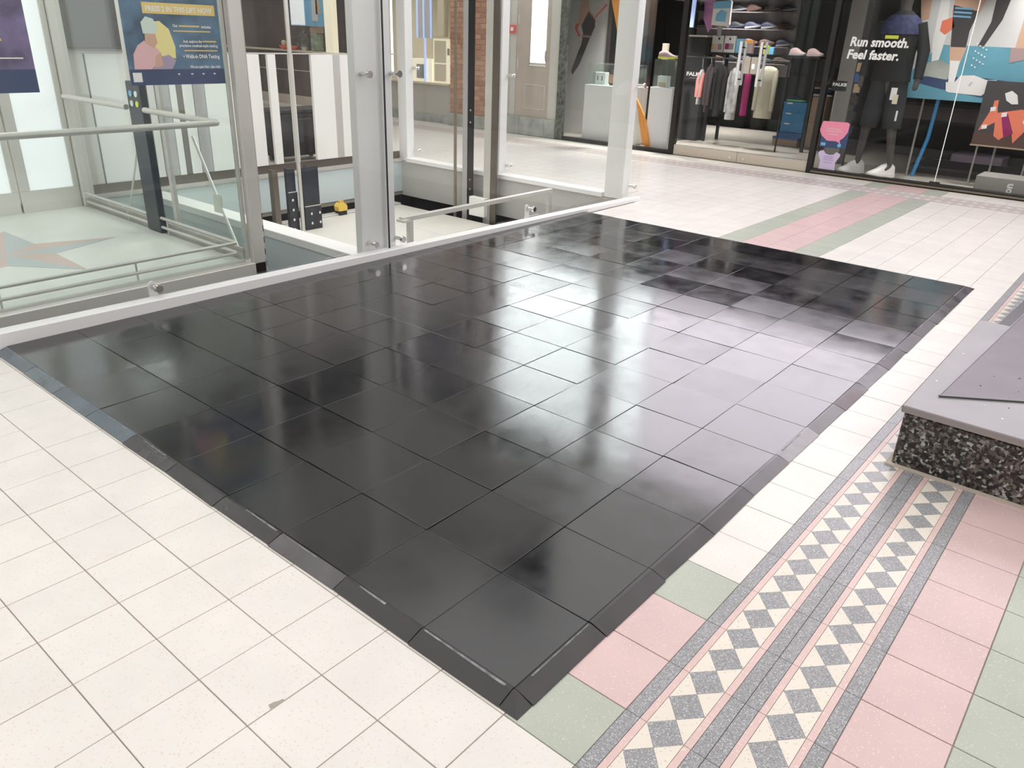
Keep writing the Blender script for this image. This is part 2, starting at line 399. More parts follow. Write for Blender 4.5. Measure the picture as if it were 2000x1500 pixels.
for n, (a, i, j, c) in enumerate(cells):
    x, y = XJ(i) + PX / 2, YJ(j) + PY / 2
    if n < 300 and a > 0:
        link('floor_tile', tile_mesh(c), (x, y, random.uniform(-.0005, .0003)), floor)
    else:
        rest.setdefault(c, MB()).box(x - PX / 2 + G, x + PX / 2 - G, y - PY / 2 + G, y + PY / 2 - G, -.006, 0)
for c, mb in rest.items(): tag(build('floor_tile_field', mb, c, floor), kind='stuff')
# chipped joint on a near tile
tag(build('chip', MB().poly([(-.403, .3815, .0004), (-.367, .3815, .0004), (-.366, .386, .0004), (-.376, .388, .0004), (-.386, .3935, .0004), (-.399, .3955, .0004)], (0, 0, .0002)), 'grout', floor), 'grey chip at a tile edge')

# inlaid border: mirrored pair of tile rows with grey bands, pink fillets and a chain of diamonds
def border(along, start, n, base, near, swap={}):
    """along 'x': rows run in x, base is y of the outer line going to -y;  along 'y': rows run in y, base is x going to +x"""
    far = {}
    def P(a, b): return (a, base - b) if along == 'x' else (base + b, a)
    def put(name, m, pts, single):
        pts3 = [(*P(*p), -.006) for p in pts]; m = swap.get(m, m)
        if single: build(name, MB().poly(pts3, (0, 0, .006)), m, floor)
        else: far.setdefault(m, MB()).poly(pts3, (0, 0, .006))
    def inset(pts, g=.0006):
        cx = sum(p[0] for p in pts) / len(pts); cy = sum(p[1] for p in pts) / len(pts)
        return [(p[0] + math.copysign(g, cx - p[0]) * (abs(cx - p[0]) > 1e-6), p[1] + math.copysign(g, cy - p[1]) * (abs(cy - p[1]) > 1e-6)) for p in pts]
    step = PX
    for k in range(n):
        a0 = start + k * step; a1 = a0 + step; single = near(a0)
        for row in (0, 1):
            def b(v): return v if row == 0 else .401 - v
            for nm, m, b0, b1 in (('border_band', 'inlay_grey', 0, .037), ('border_fillet', 'inlay_pink', .037, .055), ('border_fillet', 'inlay_pink', .149, .167), ('border_band', 'inlay_grey', .167, .2003)):
                put(nm, m, inset([(a0, b(b0)), (a1, b(b0)), (a1, b(b1)), (a0, b(b1))], .0008), single)
            d0, d1 = .055, .149; dm = (d0 + d1) / 2
            for h in (0, 1):
                sm = a0 + h * step / 2; s0 = sm - step / 4; s1 = sm + step / 4
                put('border_diamond', 'inlay_grey', inset([(s0, b(dm)), (sm, b(d0)), (s1, b(dm)), (sm, b(d1))], .0005), single)
                for dd in (d0, d1):
                    put('border_triangle', 'inlay_cream', inset([(sm, b(dd)), (s1, b(dm)), (sm + step / 2, b(dd))], .0005), single)
    for m, mb in far.items(): tag(build('border_inlay_field', mb, m, floor), kind='stuff')
border('x', XJ(-10), 53, -.2215, lambda a: -.30 < a < 1.75)
border('y', YJ(-8) + 0, 70, XJ(41), lambda a: False, {'inlay_grey': 'inlay_pale_grey', 'inlay_pink': 'inlay_pale'})

# ------------------------------------------------------------------ black rubber mat
MT = 0.018; MP = 0.303
mat_root = thing('rubber_mat', (2.3, 1.5, 0), 'large glossy black rubber tile mat laid before the glass lift', 'mat')
build('base_sheet', MB().box(0.0, 15 * MP, 0.0, 2.99, .001, .0125), 'joint_black', mat_root)
g = .0012
mb = MB().bbox(-MP / 2 + g, MP / 2 - g, -MP / 2 + g, MP / 2 - g, -.005, 0, .0012)
mtile = bpy.data.meshes.new('mat_tile'); mtile.from_pydata(mb.v, [], mb.f); mtile.materials.append(MATS['rubber'])
RF = lambda x: 3.066 - .0128 * x              # front line of the white rail
for i in range(15):
    for j in range(10):
        rx, ry = random.gauss(0, .005), random.gauss(0, .005)
        if j < 9:
            link('mat_tile', mtile, (i * MP + MP / 2, j * MP + MP / 2, MT + random.uniform(-.0006, .0006)), mat_root, (rx, ry, random.gauss(0, .002)))
        else:
            xa, xb = i * MP + g, (i + 1) * MP - g; y0 = j * MP + g
            zz = [MT + random.uniform(-.0006, .0006) for _ in range(4)]
            b = [(xa, y0, .013), (xb, y0, .013), (xb, RF(xb) - .003, .013), (xa, RF(xa) - .003, .013)]
            build('mat_tile', MB().hexa(b, [(p[0], p[1], z) for p, z in zip(b, zz)]), 'rubber', mat_root)
# bevelled edge strips, one to a tile, a little uneven
def ramp(p0, p1, out, m='rubber_edge'):
    p0, p1, out = Vector(p0), Vector(p1), Vector(out); d = (p1 - p0).normalized(); a, b = p0 + d * .0015, p1 - d * .0015
    j0, j1 = random.uniform(-.003, .003), random.uniform(-.003, .003); t = MT + random.uniform(-.0015, .001)
    lip = out * .010
    pts = lambda q, j: [q + Vector((0, 0, .0005)), q + out * (.055 + j) + Vector((0, 0, .0005)), q + out * (.055 + j) + Vector((0, 0, .0035)), q + lip + Vector((0, 0, t)), q + Vector((0, 0, t))]
    o = build('edge_ramp', MB().loft([pts(a, j0), pts(b, j1)]), m, mat_root)
    if random.random() < .75:
        s0, s1 = sorted((random.uniform(0, .5), random.uniform(.5, 1)))
        q0, q1 = a.lerp(b, s0), a.lerp(b, s1); w = random.uniform(.004, .008)
        build('worn_lip', MB().poly([q0 + lip * .4 + Vector((0, 0, t)), q1 + lip * .4 + Vector((0, 0, t)), q1 + lip * .4 + out * w * .6 + Vector((0, 0, t)), q0 + lip * .4 + out * w + Vector((0, 0, t))], (0, 0, .0006)), 'worn_edge', o)
for j in range(10): ramp((0, j * MP, 0), (0, (j + 1) * MP if j < 9 else 3.055, 0), (-1, 0, 0), 'rubber_blue_sheen' if j > 5 else 'rubber_edge' if j != 2 else 'rubber_dust')
for i in range(15): ramp((i * MP, 0, 0), ((i + 1) * MP, 0, 0), (0, -1, 0), {4: 'rubber_dust', 5: 'rubber_pale', 6: 'rubber_dust', 7: 'rubber_red'}.get(i, 'rubber_edge'))
for j in range(10): ramp((15 * MP, j * MP, 0), (15 * MP, (j + 1) * MP if j < 9 else 2.995, 0), (1, 0, 0))
for cx, sx in ((0, -1), (15 * MP, 1)):
    build('corner_ramp', MB().add([(cx, 0, .0005), (cx + sx * .055, 0, .0005), (cx + sx * .055, -.055, .0005), (cx, -.055, .0005),
                                  (cx + sx * .01, 0, MT - .001), (cx, -.01, MT - .001), (cx, 0, MT - .001), (cx + sx * .009, -.009, MT - .001)],
                                 [(0, 1, 2, 3), (6, 4, 7, 5), (0, 1, 4, 6), (0, 3, 5, 6), (1, 2, 7, 4), (2, 3, 5, 7)]), 'rubber_edge', mat_root)

# ------------------------------------------------------------------ granite plinth at the right
pl = thing('granite_plinth', (2.4, -1.2, 0), 'speckled dark granite plinth with grey metal top standing on the patterned border', 'plinth')
box('granite_block', 1.785, 3.05, -2.2, -.335, 0, .212, 'granite', pl, .006)
box('mortar_line', 1.765, 3.06, -2.2, -.318, 0.0004, .006, 'mortar', pl)
box('cap', 1.772, 3.06, -2.2, -.325, .216, .243, 'plinth_cap', pl, .003)
box('cap_trim', 1.7705, 1.7725, -2.19, -.33, .2175, .2405, 'cap_side', pl)
A = Vector((1.945, -.405, .2435)); B = Vector((4.6, -.53, .2435)); H = A + Vector((.168, -.243, 0)) * 6
E1 = Vector((4.6, H.y, .2435)); up = Vector((0, 0, .0045))
build('top_panel', MB().hexa([A, B, E1, H], [A + up, B + up, E1 + up, H + up]), 'plinth_panel', pl)
build('fold_seam', MB().tube([A + up, H + up], .0028, 6), 'plinth_cap', pl)
build('edge_seam', MB().tube([A + up, B + up], .0032, 6), 'plinth_cap', pl)
build('skirt', MB().hexa([(3.075, -.395, .03), (4.6, -.46, .03), (4.6, -1.6, .03), (3.075, -1.6, .03)], [(3.075, -.40, .238), (4.6, -.47, .238), (4.6, -1.6, .238), (3.075, -1.6, .238)]), 'black_frame', pl)
build('foot', MB().box(3.2, 4.5, -1.4, -.7, 0.0004, .031), 'black_frame', pl)
for x, y, on, m in ((2.16, -.50, 1, 'charcoal'), (2.35, -.60, 1, 'charcoal'), (2.30, -.52, 1, 'charcoal'), (2.62, -.62, 1, 'charcoal'), (2.20, -.62, 1, 'charcoal'), (2.02, -.62, 0, 'charcoal'), (1.98, -.55, 0, 'print_white'), (1.90, -.62, 0, 'print_white'), (2.1, -.36, 0, 'print_white'), (2.5, -.37, 0, 'print_white')):
    build('paint_chip', MB().poly(circ((x, y, .2481 if on else .2432), random.uniform(.003, .007), (1, 0, 0), (0, .6, 0), 7), (0, 0, .0008)), m, pl)

# ------------------------------------------------------------------ lift enclosure: rail, glass, posts
def railmesh(x0, x1):
    h = lambda x: .082 - .0085 * x
    sec = lambda x: [(x, RF(x), .0005), (x, RF(x) + .075, .0005), (x, RF(x) + .075, h(x)), (x, RF(x) + .004, h(x)), (x, RF(x), h(x) - .004)]
    return MB().loft([sec(x0), sec(x1)])
enc = thing('lift_enclosure', (2.3, 4.6, 0), 'tall frameless glass enclosure with white posts and rail around the lift', 'glass enclosure')
build('floor_rail', railmesh(-1.5, 5.46), 'white_paint', enc)['label'] = 'long white painted floor rail'
def pane(name, x0, x1, y0, y1, z0, z1, m, label, parent=None):
    t = box(name, x0, x1, y0, y1, z0, z1, m, parent or enc); t['label'] = label
    return t
pane('glass_panel', -1.45, 2.357, 3.088, 3.100, .085, 3.3, 'glass_clear', 'tall clear glass panel in front of the lift car')
pane('glass_panel', 2.367, 5.52, 3.060, 3.072, .07, 3.3, 'glass_clear', 'tall clear glass panel in front of the open shaft with the handrail')
pane('glass_panel', 5.468, 5.480, 3.11, 4.735, .03, 3.3, 'glass_clear', 'clear side glass between corner post and middle post')
pane('glass_panel', 5.468, 5.480, 4.755, 6.30, .03, 3.3, 'glass_clear', 'clear side glass between middle post and far post')
def bolt_y(parent, x, y, z, L=.055):
    o = tube('glass_bolt', [(x, y - L, z), (x, y - L + .018, z), (x, y - L + .019, z), (x, y + .03, z)], [.021, .023, .012, .012], 'chrome', parent, 14)
    return o
post = box('glazing_post', 2.175, 2.352, 3.135, 3.20, 0, 3.3, 'white_paint', enc, .004); post['label'] = 'wide white steel post behind the glass joint'
box('post_flange', 2.372, 2.45, 3.115, 3.20, 0, 3.3, 'white_paint', post, .004)
box('joint_seal', 2.3580, 2.3665, 3.080, 3.088, .02, 3.3, 'charcoal', post)
box('post_core', 2.3525, 2.3715, 3.14, 3.195, 0, 3.3, 'white_paint', post)
box('base_plate', 2.15, 2.47, 3.142, 3.22, 0.0005, .03, 'white_paint', post, .003)
for z in (.115, 1.158, 2.2):
    bolt_y(post, 2.222, 3.10, z); bolt_y(post, 2.447, 3.085, z)
for x, y, lab in ((.755, 3.145, 'white lug with chrome bolt on the rail before the lift car'), (3.87, 3.105, 'white lug with chrome bolt on the rail before the open shaft')):
    prof = [(x - .022, y, .0), (x + .022, y, .0)] + [(x + .022 * math.cos(a), y, .128 + .024 * math.sin(a)) for a in [math.pi * k / 8 for k in range(9)]]
    t = build('glass_bracket', MB().poly(prof, (0, .012, 0)), 'white_paint', enc); t['label'] = lab
    bolt_y(t, x, y - .012, .125, .062)
def sidepost(y0, y1, label, x0=5.335, x1=5.45):
    t = box('glazing_post', x0, x1, y0, y1, 0, 3.3, 'white_paint', enc, .005); t['label'] = label
    for z in (.12, 1.02, 2.1):
        yy = y0 - .035 if y0 > 4 else y0 - .02
        if y0 > 4: 
            tube('glass_bolt', [(x1 + .005, yy, z), (x1 + .03, yy, z), (x1 + .031, yy, z), (x1 + .052, yy, z)], [.010, .010, .017, .017], 'chrome', t, 12)
            box('bolt_arm', x1 - .012, x1, yy - .015, y0, z - .015, z + .015, 'steel', t)
        else: bolt_y(t, x1 + .005, yy - .003, z, .05)
    return t
sidepost(3.135, 3.34, 'white corner post with chrome bolts at the end of the rail')
sidepost(4.69, 4.80, 'slim white post in the middle of the side glass')
sidepost(6.11, 6.25, 'white post at the far end of the side glass')
box('floor_sill', 5.30, 5.455, 3.345, 4.685, 0.0005, .045, 'white_paint', enc, .003)
box('floor_sill', 5.30, 5.455, 4.805, 6.105, 0.0005, .045, 'white_paint', enc, .003)
# shaft linings
struct(box('wall_pit_right', 5.318, 5.3295, 3.13, 6.19, -.392, -.001, 'pit_grey'))
struct(box('wall_pit_back', -.79, 5.315, 6.185, 6.1995, -.345, .0, 'pale_blue'))
struct(box('trim_1', -.79, 5.315, 6.17, 6.26, .0005, .035, 'steel_soft'))
struct(box('wall_pit_front', -.79, 5.315, 3.122, 3.130, -.39, -.002, 'pit_grey'))
beam = thing('divider_beam', (2.3, 4.2, -.39), 'white beam across the shaft beside the lift car', 'beam')
box('beam_top', 2.215, 2.385, 3.225, 6.165, -.06, .0, 'white_paint', beam, .004)
box('beam_side', 2.225, 2.375, 3.225, 6.165, -.62, -.061, 'pale_blue', beam)
# lower levels of the shaft
struct(box('wall_shaft_rear', -.8, 5.6, 6.24, 6.30, -3.2, -.391, 'shop_dark'))
struct(box('wall_shaft_right', 5.5, 5.56, 3.1, 6.24, -3.2, -.391, 'shop_dark'))
struct(box('wall_shaft_front', -.8, 5.5, 3.04, 3.1, -3.2, -.391, 'shop_dark'))
struct(box('wall_shaft_left', -.86, -.8, 3.04, 6.3, -3.2, -.391, 'shop_dark'))
lf = struct(box('floor', -.8, 5.5, 3.1, 6.24, -3.25, -3.2, 'pit_grey'))
# second car parked one floor down: its roof
car2 = thing('parked_lift_roof', (3.75, 4.7, -1.2), 'pale sheet metal roof of the lift car parked below', 'lift car')
xs = [2.45, 3.45, 4.40, 5.10]
for a, b in zip(xs, xs[1:]): box('roof_sheet', a + .003, b - .003, 3.30, 5.98, -.47, -.45, 'roof_sheet', car2, .002)
box('car_body', 2.47, 5.08, 3.32, 5.96, -2.6, -.471, 'pit_grey', car2)
box('rear_edge', 2.45, 5.10, 5.98, 6.08, -.46, -.43, 'steel_soft', car2, .003)
hr = thing('roof_handrail', (3.7, 3.42, -.45), 'stainless handrail on the parked car roof', 'handrail')
box('top_rail', 2.76, 4.57, 3.385, 3.425, .125, .16, 'steel_soft', hr, .003)
box('rail_post', 2.83, 2.87, 3.385, 3.425, -.448, .125, 'steel_soft', hr, .003)
box('rail_post', 4.53, 4.57, 3.385, 3.425, -.448, .125, 'steel_soft', hr, .003)
box('end_plate', 2.74, 2.80, 3.35, 3.43, .128, .145, 'steel_soft', hr)
ys = thing('roof_beacon', (4.24, 6.02, -.43), 'small yellow device with black base on the parked car roof', 'device')
box('base', 4.19, 4.29, 5.96, 6.04, -.449, -.405, 'black', ys)
build('body', MB().loft([[(4.24 + dx * s, 6.0 + dy * .04, z) for dx, dy in ((-1, -1), (1, -1), (1, 1), (-1, 1))] for s, z in ((.055, -.404), (.06, -.36), (.045, -.335), (.02, -.32))]), 'yellow', ys)
box('knob', 4.215, 4.232, 5.98, 6.01, -.322, -.295, 'yellow', ys)
box('knob', 4.25, 4.265, 5.98, 6.01, -.322, -.300, 'yellow', ys)
tag(tube('roof_cable', [(4.46, 6.0, -.44), (4.5, 6.0, -.40), (4.7, 6.0, -.39), (4.8, 6.02, -.33)], .012, 'black'), 'short black cable end lying on the parked car roof', 'cable')
# bolted guide columns behind the beam
def guide(x0, x1, y, z0, z1, m, label, bolts=None, name='guide_column'):
    t = thing(name, ((x0 + x1) / 2, y, z0), label, 'column')
    box('column_plate', x0, x1, y, y + .02, z0, z1, m, t)
    box('column_web', (x0 + x1) / 2 - .012, (x0 + x1) / 2 + .012, y + .02, y + .09, z0, z1, m, t)
    if bolts:
        bx, bz0, bz1 = bolts
        box('splice_plate', x0 - .004, x1 + .004, y - .012, y, bz0, bz1, 'dark_steel', t)
        box('plate_edge', x0, x1, y - .014, y - .004, bz1, bz1 + .008, 'steel_soft', t)
        z = bz1 - .07
        while z > bz0 + .03:
            for b in bx: build('bolt', MB().tube([(b, y - .012, z), (b, y - .024, z), (b, y - .028, z)], [.014, .013, .007], 10), 'chrome', t, smooth=True)
            z -= .095
    return t
guide(3.525, 3.712, 5.65, -.9, .16, 'dark_steel', 'wide dark bolted column behind the white beam', ((3.588, 3.687), -.62, -.22))
guide(3.346, 3.440, 5.65, -.9, .16, 'dark_steel', 'narrow dark bolted column behind the white beam', ((3.38,), -.6, -.06))
guide(3.197, 3.256, 5.66, -.9, .16, 'bronze', 'slim brown column nearest the lift car')
tag(box('guide_rod', 3.445, 3.478, 5.60, 5.62, -.9, 3.3, 'steel_soft'), 'thin upright steel rod between the bolted columns', 'rod')
t = thing('guide_column', (5.2, 5.0, -.9), 'grey and black upright guide beam before the brick pillar', 'column')
box('column_flange', 5.195, 5.205, 4.935, 5.02, -.9, 3.3, 'black', t)
box('column_cheek', 5.195, 5.205, 5.021, 5.09, -.9, 3.3, 'cheek_grey', t)
for z in (-.35, -.25, -.14, -.04, .55, .67):
    build('bolt', MB().tube([(5.195, 4.97, z), (5.186, 4.97, z)], .010, 8), 'chrome', t)
tag(box('guide_rod', 5.19, 5.205, 5.185, 5.215, -.9, 3.3, 'brown_line'), 'thin brown upright rod left of the black beam', 'rod')
t = thing('guide_column', (5.2, 4.64, -.9), 'dark bronze upright beside the middle white post', 'column')
box('column_plate', 5.19, 5.21, 4.60, 4.68, -.9, 3.3, 'bronze', t); box('column_edge', 5.19, 5.21, 4.682, 4.775, -.9, 3.3, 'steel_soft', t)
tag(box('door_motor', 5.12, 5.185, 4.70, 4.92, -.40, -.20, 'white_panel', None, .005), 'white box at the foot of the bronze upright', 'box')

# rear wall of the shaft: white panels, posts and clear gaps, to z 1.15
bw = [(2.30, 2.375, 'bronze'), (2.382, 2.446, 'white_panel'), (2.45, 2.58, 'cheek_grey'), (2.586, 2.648, 'white_panel'), (2.652, 2.70, 'bronze'), (2.706, 2.804, 'white_panel'), (2.81, 2.92, 'cheek_grey'),
      (2.925, 3.525, 'white_panel'), (3.618, 3.708, 'white_panel'), (3.866, 3.910, 'white_panel'), (4.128, 4.40, 'white_panel'), (4.40, 4.49, 'steel_soft'), (4.49, 5.20, 'white_panel')]
names = {'white_panel': 'white rear shaft panel', 'steel_soft': 'grey metal rear shaft panel', 'facade_mould': 'pale beige rear shaft panel', 'facade_grey': 'beige rear shaft panel'}
rear = thing('rear_shaft_screen', (3.7, 6.22, .04), 'screen of white upright panels at the back of the lift shaft', 'screen')
for x0, x1, m in bw: box('panel', x0, x1, 6.20, 6.235, .115, 1.15, m, rear, .002)
box('bottom_channel', 1.72, 5.30, 6.205, 6.23, .036, .113, 'bronze', rear)
box('top_channel', 1.72, 5.30, 6.21, 6.228, 1.152, 1.165, 'steel_soft', rear)
box('panel', 1.72, 1.895, 6.20, 6.235, .115, 1.15, 'facade_mould', rear); box('panel_gap', 1.8955, 1.9095, 6.205, 6.23, .115, 1.15, 'black', rear); box('panel', 1.91, 2.295, 6.20, 6.235, .115, 1.15, 'white_panel', rear)
box('glass_sheet', 1.72, 5.30, 6.245, 6.255, .04, 3.3, 'glass_clear', rear)
scr = thing('wall_screen', (1.96, 6.18, 1.19), 'dark tinted display screen hanging behind the lift doors', 'screen')
box('screen_glass', 1.71, 2.12, 6.15, 6.19, 1.20, 1.66, 'screen_dark', scr); box('screen_frame', 2.121, 2.225, 6.15, 6.19, 1.20, 1.66, 'black', scr); box('screen_lip', 1.70, 2.225, 6.145, 6.19, 1.185, 1.199, 'black', scr)

# ------------------------------------------------------------------ lift car
car = thing('lift_car', (.6, 4.8, -.3), 'glass lift car with stainless frame and pale floor', 'lift car')
CX0, CX1, CY0, CY1 = -.45, 1.65, 3.66, 6.02
box('floor_plate', CX0, CX1 - .02, CY0 + .01, CY1, -.03, 0, 'car_floor', car)
box('sill_beam', CX0, CX1 + .09, CY0 - .06, CY0 + .005, -.45, -.012, 'steel', car, .004)
box('side_beam', CX1 - .015, CX1 + .05, CY0 + .01, CY1, -.40, -.012, 'steel', car)
box('corner_post', 1.655, 1.738, 3.60, 3.655, -.45, 2.5, 'steel', car, .004)
box('corner_bead', 1.63, 1.652, 3.655, 3.675, .0, 2.5, 'steel', car)
box('rear_post', 1.59, 1.68, 5.93, 6.02, .0, 2.5, 'steel', car, .004)
box('mid_post', 1.638, 1.665, 4.90, 4.95, 0, 2.5, 'steel_soft', car)
box('mid_post', 1.638, 1.665, 4.52, 4.56, 0, 2.5, 'steel_soft', car)
ss = box('slotted_strip', 1.7385, 1.762, 3.630, 3.637, -.45, 2.5, 'steel_soft', car)
for k in range(6): box('slot', 1.747, 1.760, 3.6285, 3.6298, .255 - .078 * k, .295 - .078 * k, 'black', ss)
box('front_glass', CX0, 1.628, 3.662, 3.670, .002, 2.5, 'glass_car', car)
box('side_glass', 1.642, 1.650, 3.68, 5.92, .002, 2.5, 'glass_car', car)
box('glass_edge', 1.6285, 1.6298, 3.661, 3.671, .002, 2.5, 'glass_edge', car)
def railing(z, r, pull=.045):
    xi, yi = 1.625 - pull, 3.675 + pull
    tube('hand_rail' if r > .015 else 'kick_rail', [(CX0, yi, z), (xi - .03, yi, z), (xi - .008, yi + .008, z), (xi, yi + .03, z), (xi, 4.64, z)] if r > .015 else [(CX0, yi, z), (xi - .03, yi, z), (xi - .008, yi + .008, z), (xi, yi + .03, z), (xi, 5.9, z)], r, 'steel_soft', car, 10)
    if r > .015: tube('hand_rail', [(xi, 4.90, z), (xi, 5.92, z)], r, 'steel_soft', car, 10)
railing(.855, .019); railing(.112, .011, .025); railing(.045, .011, .025)
for x in (0.2, .93): tube('rail_pin', [(x, 3.70, .0), (x, 3.70, .112)], .006, 'steel_soft', car, 8)
for y in (4.6, 5.2): tube('rail_pin', [(1.60, y, .0), (1.60, y, .112)], .006, 'steel_soft', car, 8)
build('skirting', MB().box(1.63, 1.64, 3.69, 5.92, .0, .075), 'steel_soft', car)
cop = box('control_panel', 1.585, 1.636, 4.68, 4.875, .005, 1.03, 'panel_navy', car, .006)
for z, ms in ((.95, ('sky_pack', 'print_white')), (.885, ('print_mint', 'lime'))):
    for y, m in zip((4.81, 4.735), ms): build('button', MB().tube([(1.585, y, z), (1.578, y, z)], .020, 12), m, cop)
tube('brace_rod', [(1.672, 4.86, .83), (1.672, 5.30, .10)], .008, 'steel', car, 8)
tube('brace_rod', [(1.672, 4.22, .72), (1.672, 3.80, .02)], .010, 'steel', car, 8)
build('brace_plate', MB().box(1.668, 1.676, 3.95, 4.05, .25, .37), 'steel', car)
for x0, x1 in ((.05, .58), (.60, 1.13), (1.145, 1.585)):
    d = box('lift_door', x0, x1, 5.97, 6.0, .0, .165, 'steel', car)
    box('door_stile', x0, x0 + .075, 5.97, 6.0, .166, 2.4, 'steel', d); box('door_stile', x1 - .04, x1, 5.97, 6.0, .166, 2.4, 'steel', d)
    box('door_glass', x0 + .076, x1 - .041, 5.98, 5.99, .166, 2.4, 'frosted_glow', d)
box('car_roof', CX0, 1.73, 3.61, 6.02, 2.502, 2.56, 'steel_soft', car)
box('added_roof_lamp', -.2, 1.4, 4.1, 5.6, 2.488, 2.5, 'lamp_white', car)  # unseen lamp, added to brighten the car interior
# five pointed star on the car floor, each arm in two tones
SCX, SCY, SR, Sr = .60, 4.79, .71, .29
for k in range(5):
    a = -math.radians(72 * k); tip = (SCX + SR * math.cos(a), SCY + SR * math.sin(a), .0004)
    c = (SCX, SCY, .0004)
    for s, m in ((1, 'star_red'), (-1, 'star_blue')):
        b = a + s * math.radians(36); inn = (SCX + Sr * math.cos(b), SCY + Sr * math.sin(b), .0004)
        build('star_arm', MB().poly([c, tip, inn], (0, 0, .0008)), m, car)
# posters on the front glass of the car
def sheet(t, x0, x1, z0, z1, y, m, nm='sheet'): return box(nm, x0, x1, y, y + .0015, z0, z1, m, t)
ps = thing('lift_poster', (1.35, 3.655, 1.08), 'blue poster with yellow banner and clinic text on the lift glass', 'poster')
Y0 = 3.6585
sheet(ps, 1.055, 1.622, 1.083, 1.75, Y0, 'poster_blue')
sheet(ps, 1.055, 1.622, 1.083, 1.165, Y0 - .0008, 'navy', 'footer')
sheet(ps, 1.175, 1.60, 1.445, 1.50, Y0 - .0016, 'banner_yellow', 'banner')
text('banner_text', 'PRESS 2 IN THIS LIFT NOW', .036, (1.192, Y0 - .0022, 1.458), RX, UZ, 'print_white', ps, .0012, width=.39)
for s, z, x, w in (('Our', 1.382, 1.335, .03), ('includes', 1.380, 1.505, .06), ('And, explore the', 1.303, 1.385, .115), ('precision medical-style testing', 1.281, 1.36, .235), ('We are open 9am - 6pm daily', 1.170, 1.41, .19)):
    text('poster_text', s, .020, (x, Y0 - .0022, z), RX, UZ, 'print_white', ps, .0005, width=w)
text('poster_text', '\u2022 Walk-in DNA Testing', .028, (1.375, Y0 - .0022, 1.222), RX, UZ, 'print_white', ps, .0008, width=.225)
sheet(ps, 1.372, 1.495, 1.383, 1.392, Y0 - .0022, 'print_gold', 'print_line'); sheet(ps, 1.335, 1.56, 1.358, 1.365, Y0 - .0022, 'print_gold', 'print_line'); sheet(ps, 1.385, 1.59, 1.258, 1.265, Y0 - .0022, 'print_gold', 'print_line')
sheet(ps, 1.505, 1.59, 1.306, 1.314, Y0 - .0022, 'print_gold', 'print_line')
yy = Y0 - .0018
def flat(nm, pts, m, t, d=.0006): return build(nm, MB().poly([(x, yy, z) for x, z in pts], (0, -d, 0)), m, t)
flat('print_glow', [(1.20, 1.24), (1.33, 1.22), (1.335, 1.28), (1.31, 1.37), (1.26, 1.41), (1.19, 1.40)], 'print_lemon', ps)
flat('print_figure', [(1.085, 1.165), (1.25, 1.165), (1.245, 1.25), (1.21, 1.29), (1.16, 1.31), (1.12, 1.285), (1.09, 1.24)], 'print_pink', ps, .0010)
flat('print_neck', [(1.165, 1.30), (1.21, 1.27), (1.235, 1.30), (1.225, 1.36), (1.17, 1.36)], 'print_skin', ps, .0014)
flat('print_hair', [(1.16, 1.345), (1.235, 1.345), (1.245, 1.385), (1.225, 1.42), (1.185, 1.43), (1.155, 1.40)], 'print_mint', ps, .0018)
flat('print_arm', [(1.18, 1.165), (1.30, 1.165), (1.33, 1.21), (1.29, 1.24), (1.25, 1.23), (1.22, 1.20)], 'print_lilac', ps, .0016)
flat('print_hand', [(1.20, 1.17), (1.25, 1.185), (1.245, 1.25), (1.215, 1.235)], 'print_skin', ps, .0020)
flat('print_block', [(1.07, 1.10), (1.12, 1.10), (1.12, 1.148), (1.07, 1.148)], 'print_white', ps, .0010)
for x in (1.33, 1.41, 1.48, 1.55): flat('print_mark', [(x, 1.135), (x + .012, 1.135), (x + .012, 1.142), (x, 1.142)], 'print_white', ps)
pp = thing('lift_poster', (.3, 3.655, 1.06), 'purple and navy poster with orange ring at the left of the lift glass', 'poster')
sheet(pp, .06, .585, 1.062, 1.75, Y0, 'poster_purple'); sheet(pp, .06, .585, 1.062, 1.17, Y0 - .0008, 'navy', 'footer')
rg = circ((.385, Y0 - .0016, 1.405), .060, (1, 0, 0), (0, 0, 1), 24); ri = circ((.385, Y0 - .0016, 1.405), .050, (1, 0, 0), (0, 0, 1), 24)
build('print_ring', MB().add(rg + ri, [(k, (k + 1) % 24, 24 + (k + 1) % 24, 24 + k) for k in range(24)]), 'print_orange', pp)
text('poster_text', 'APO', .026, (.37, Y0 - .002, 1.40), RX, UZ, 'print_white', pp, .0005)
flat('print_line', [(.33, 1.315), (.44, 1.315), (.44, 1.325), (.33, 1.325)], 'print_white', pp)
flat('print_line', [(.33, 1.297), (.46, 1.297), (.46, 1.309), (.33, 1.309)], 'print_gold', pp)
flat('print_line', [(.42, 1.218), (.54, 1.218), (.54, 1.224), (.42, 1.224)], 'print_white', pp)

# ------------------------------------------------------------------ upper building around the arcade
struct(box('wall_upper_dark', FX - .03, FX + .25, 6.25, 17, 4.96, 9.0, 'upper_dark'))
struct(box('wall_gallery', -6, 7.2, 6.9, 7.1, 2.45, 5.0, 'upper_dark'))
struct(box('ceiling', -6, 7.2, 7.1, 17, 2.45, 2.5, 'white_paint'))
for n, (x, y) in enumerate([(x, y) for y in (7.9, 9.3, 10.9) for x in (-3.2, -.4, 2.4)]):
    t = thing('ceiling_lamp', (x, y, 2.43), 'square white ceiling lamp under the gallery behind the lift', 'lamp', 'square lamps under the gallery')
    box('diffuser', x - .55, x + .55, y - .42, y + .42, 2.425, 2.435, 'lamp_white', t); box('lamp_tray', x - .58, x + .58, y - .45, y + .45, 2.436, 2.449, 'white_paint', t)
struct(box('wall_upper_left', FX - .02, FX + .25, 7.35, 17, 2.21, 4.95, 'upper_brown'))
struct(box('wall_end', -6, 13.2, 17, 17.2, -.4, 5.2, 'facade_grey'))
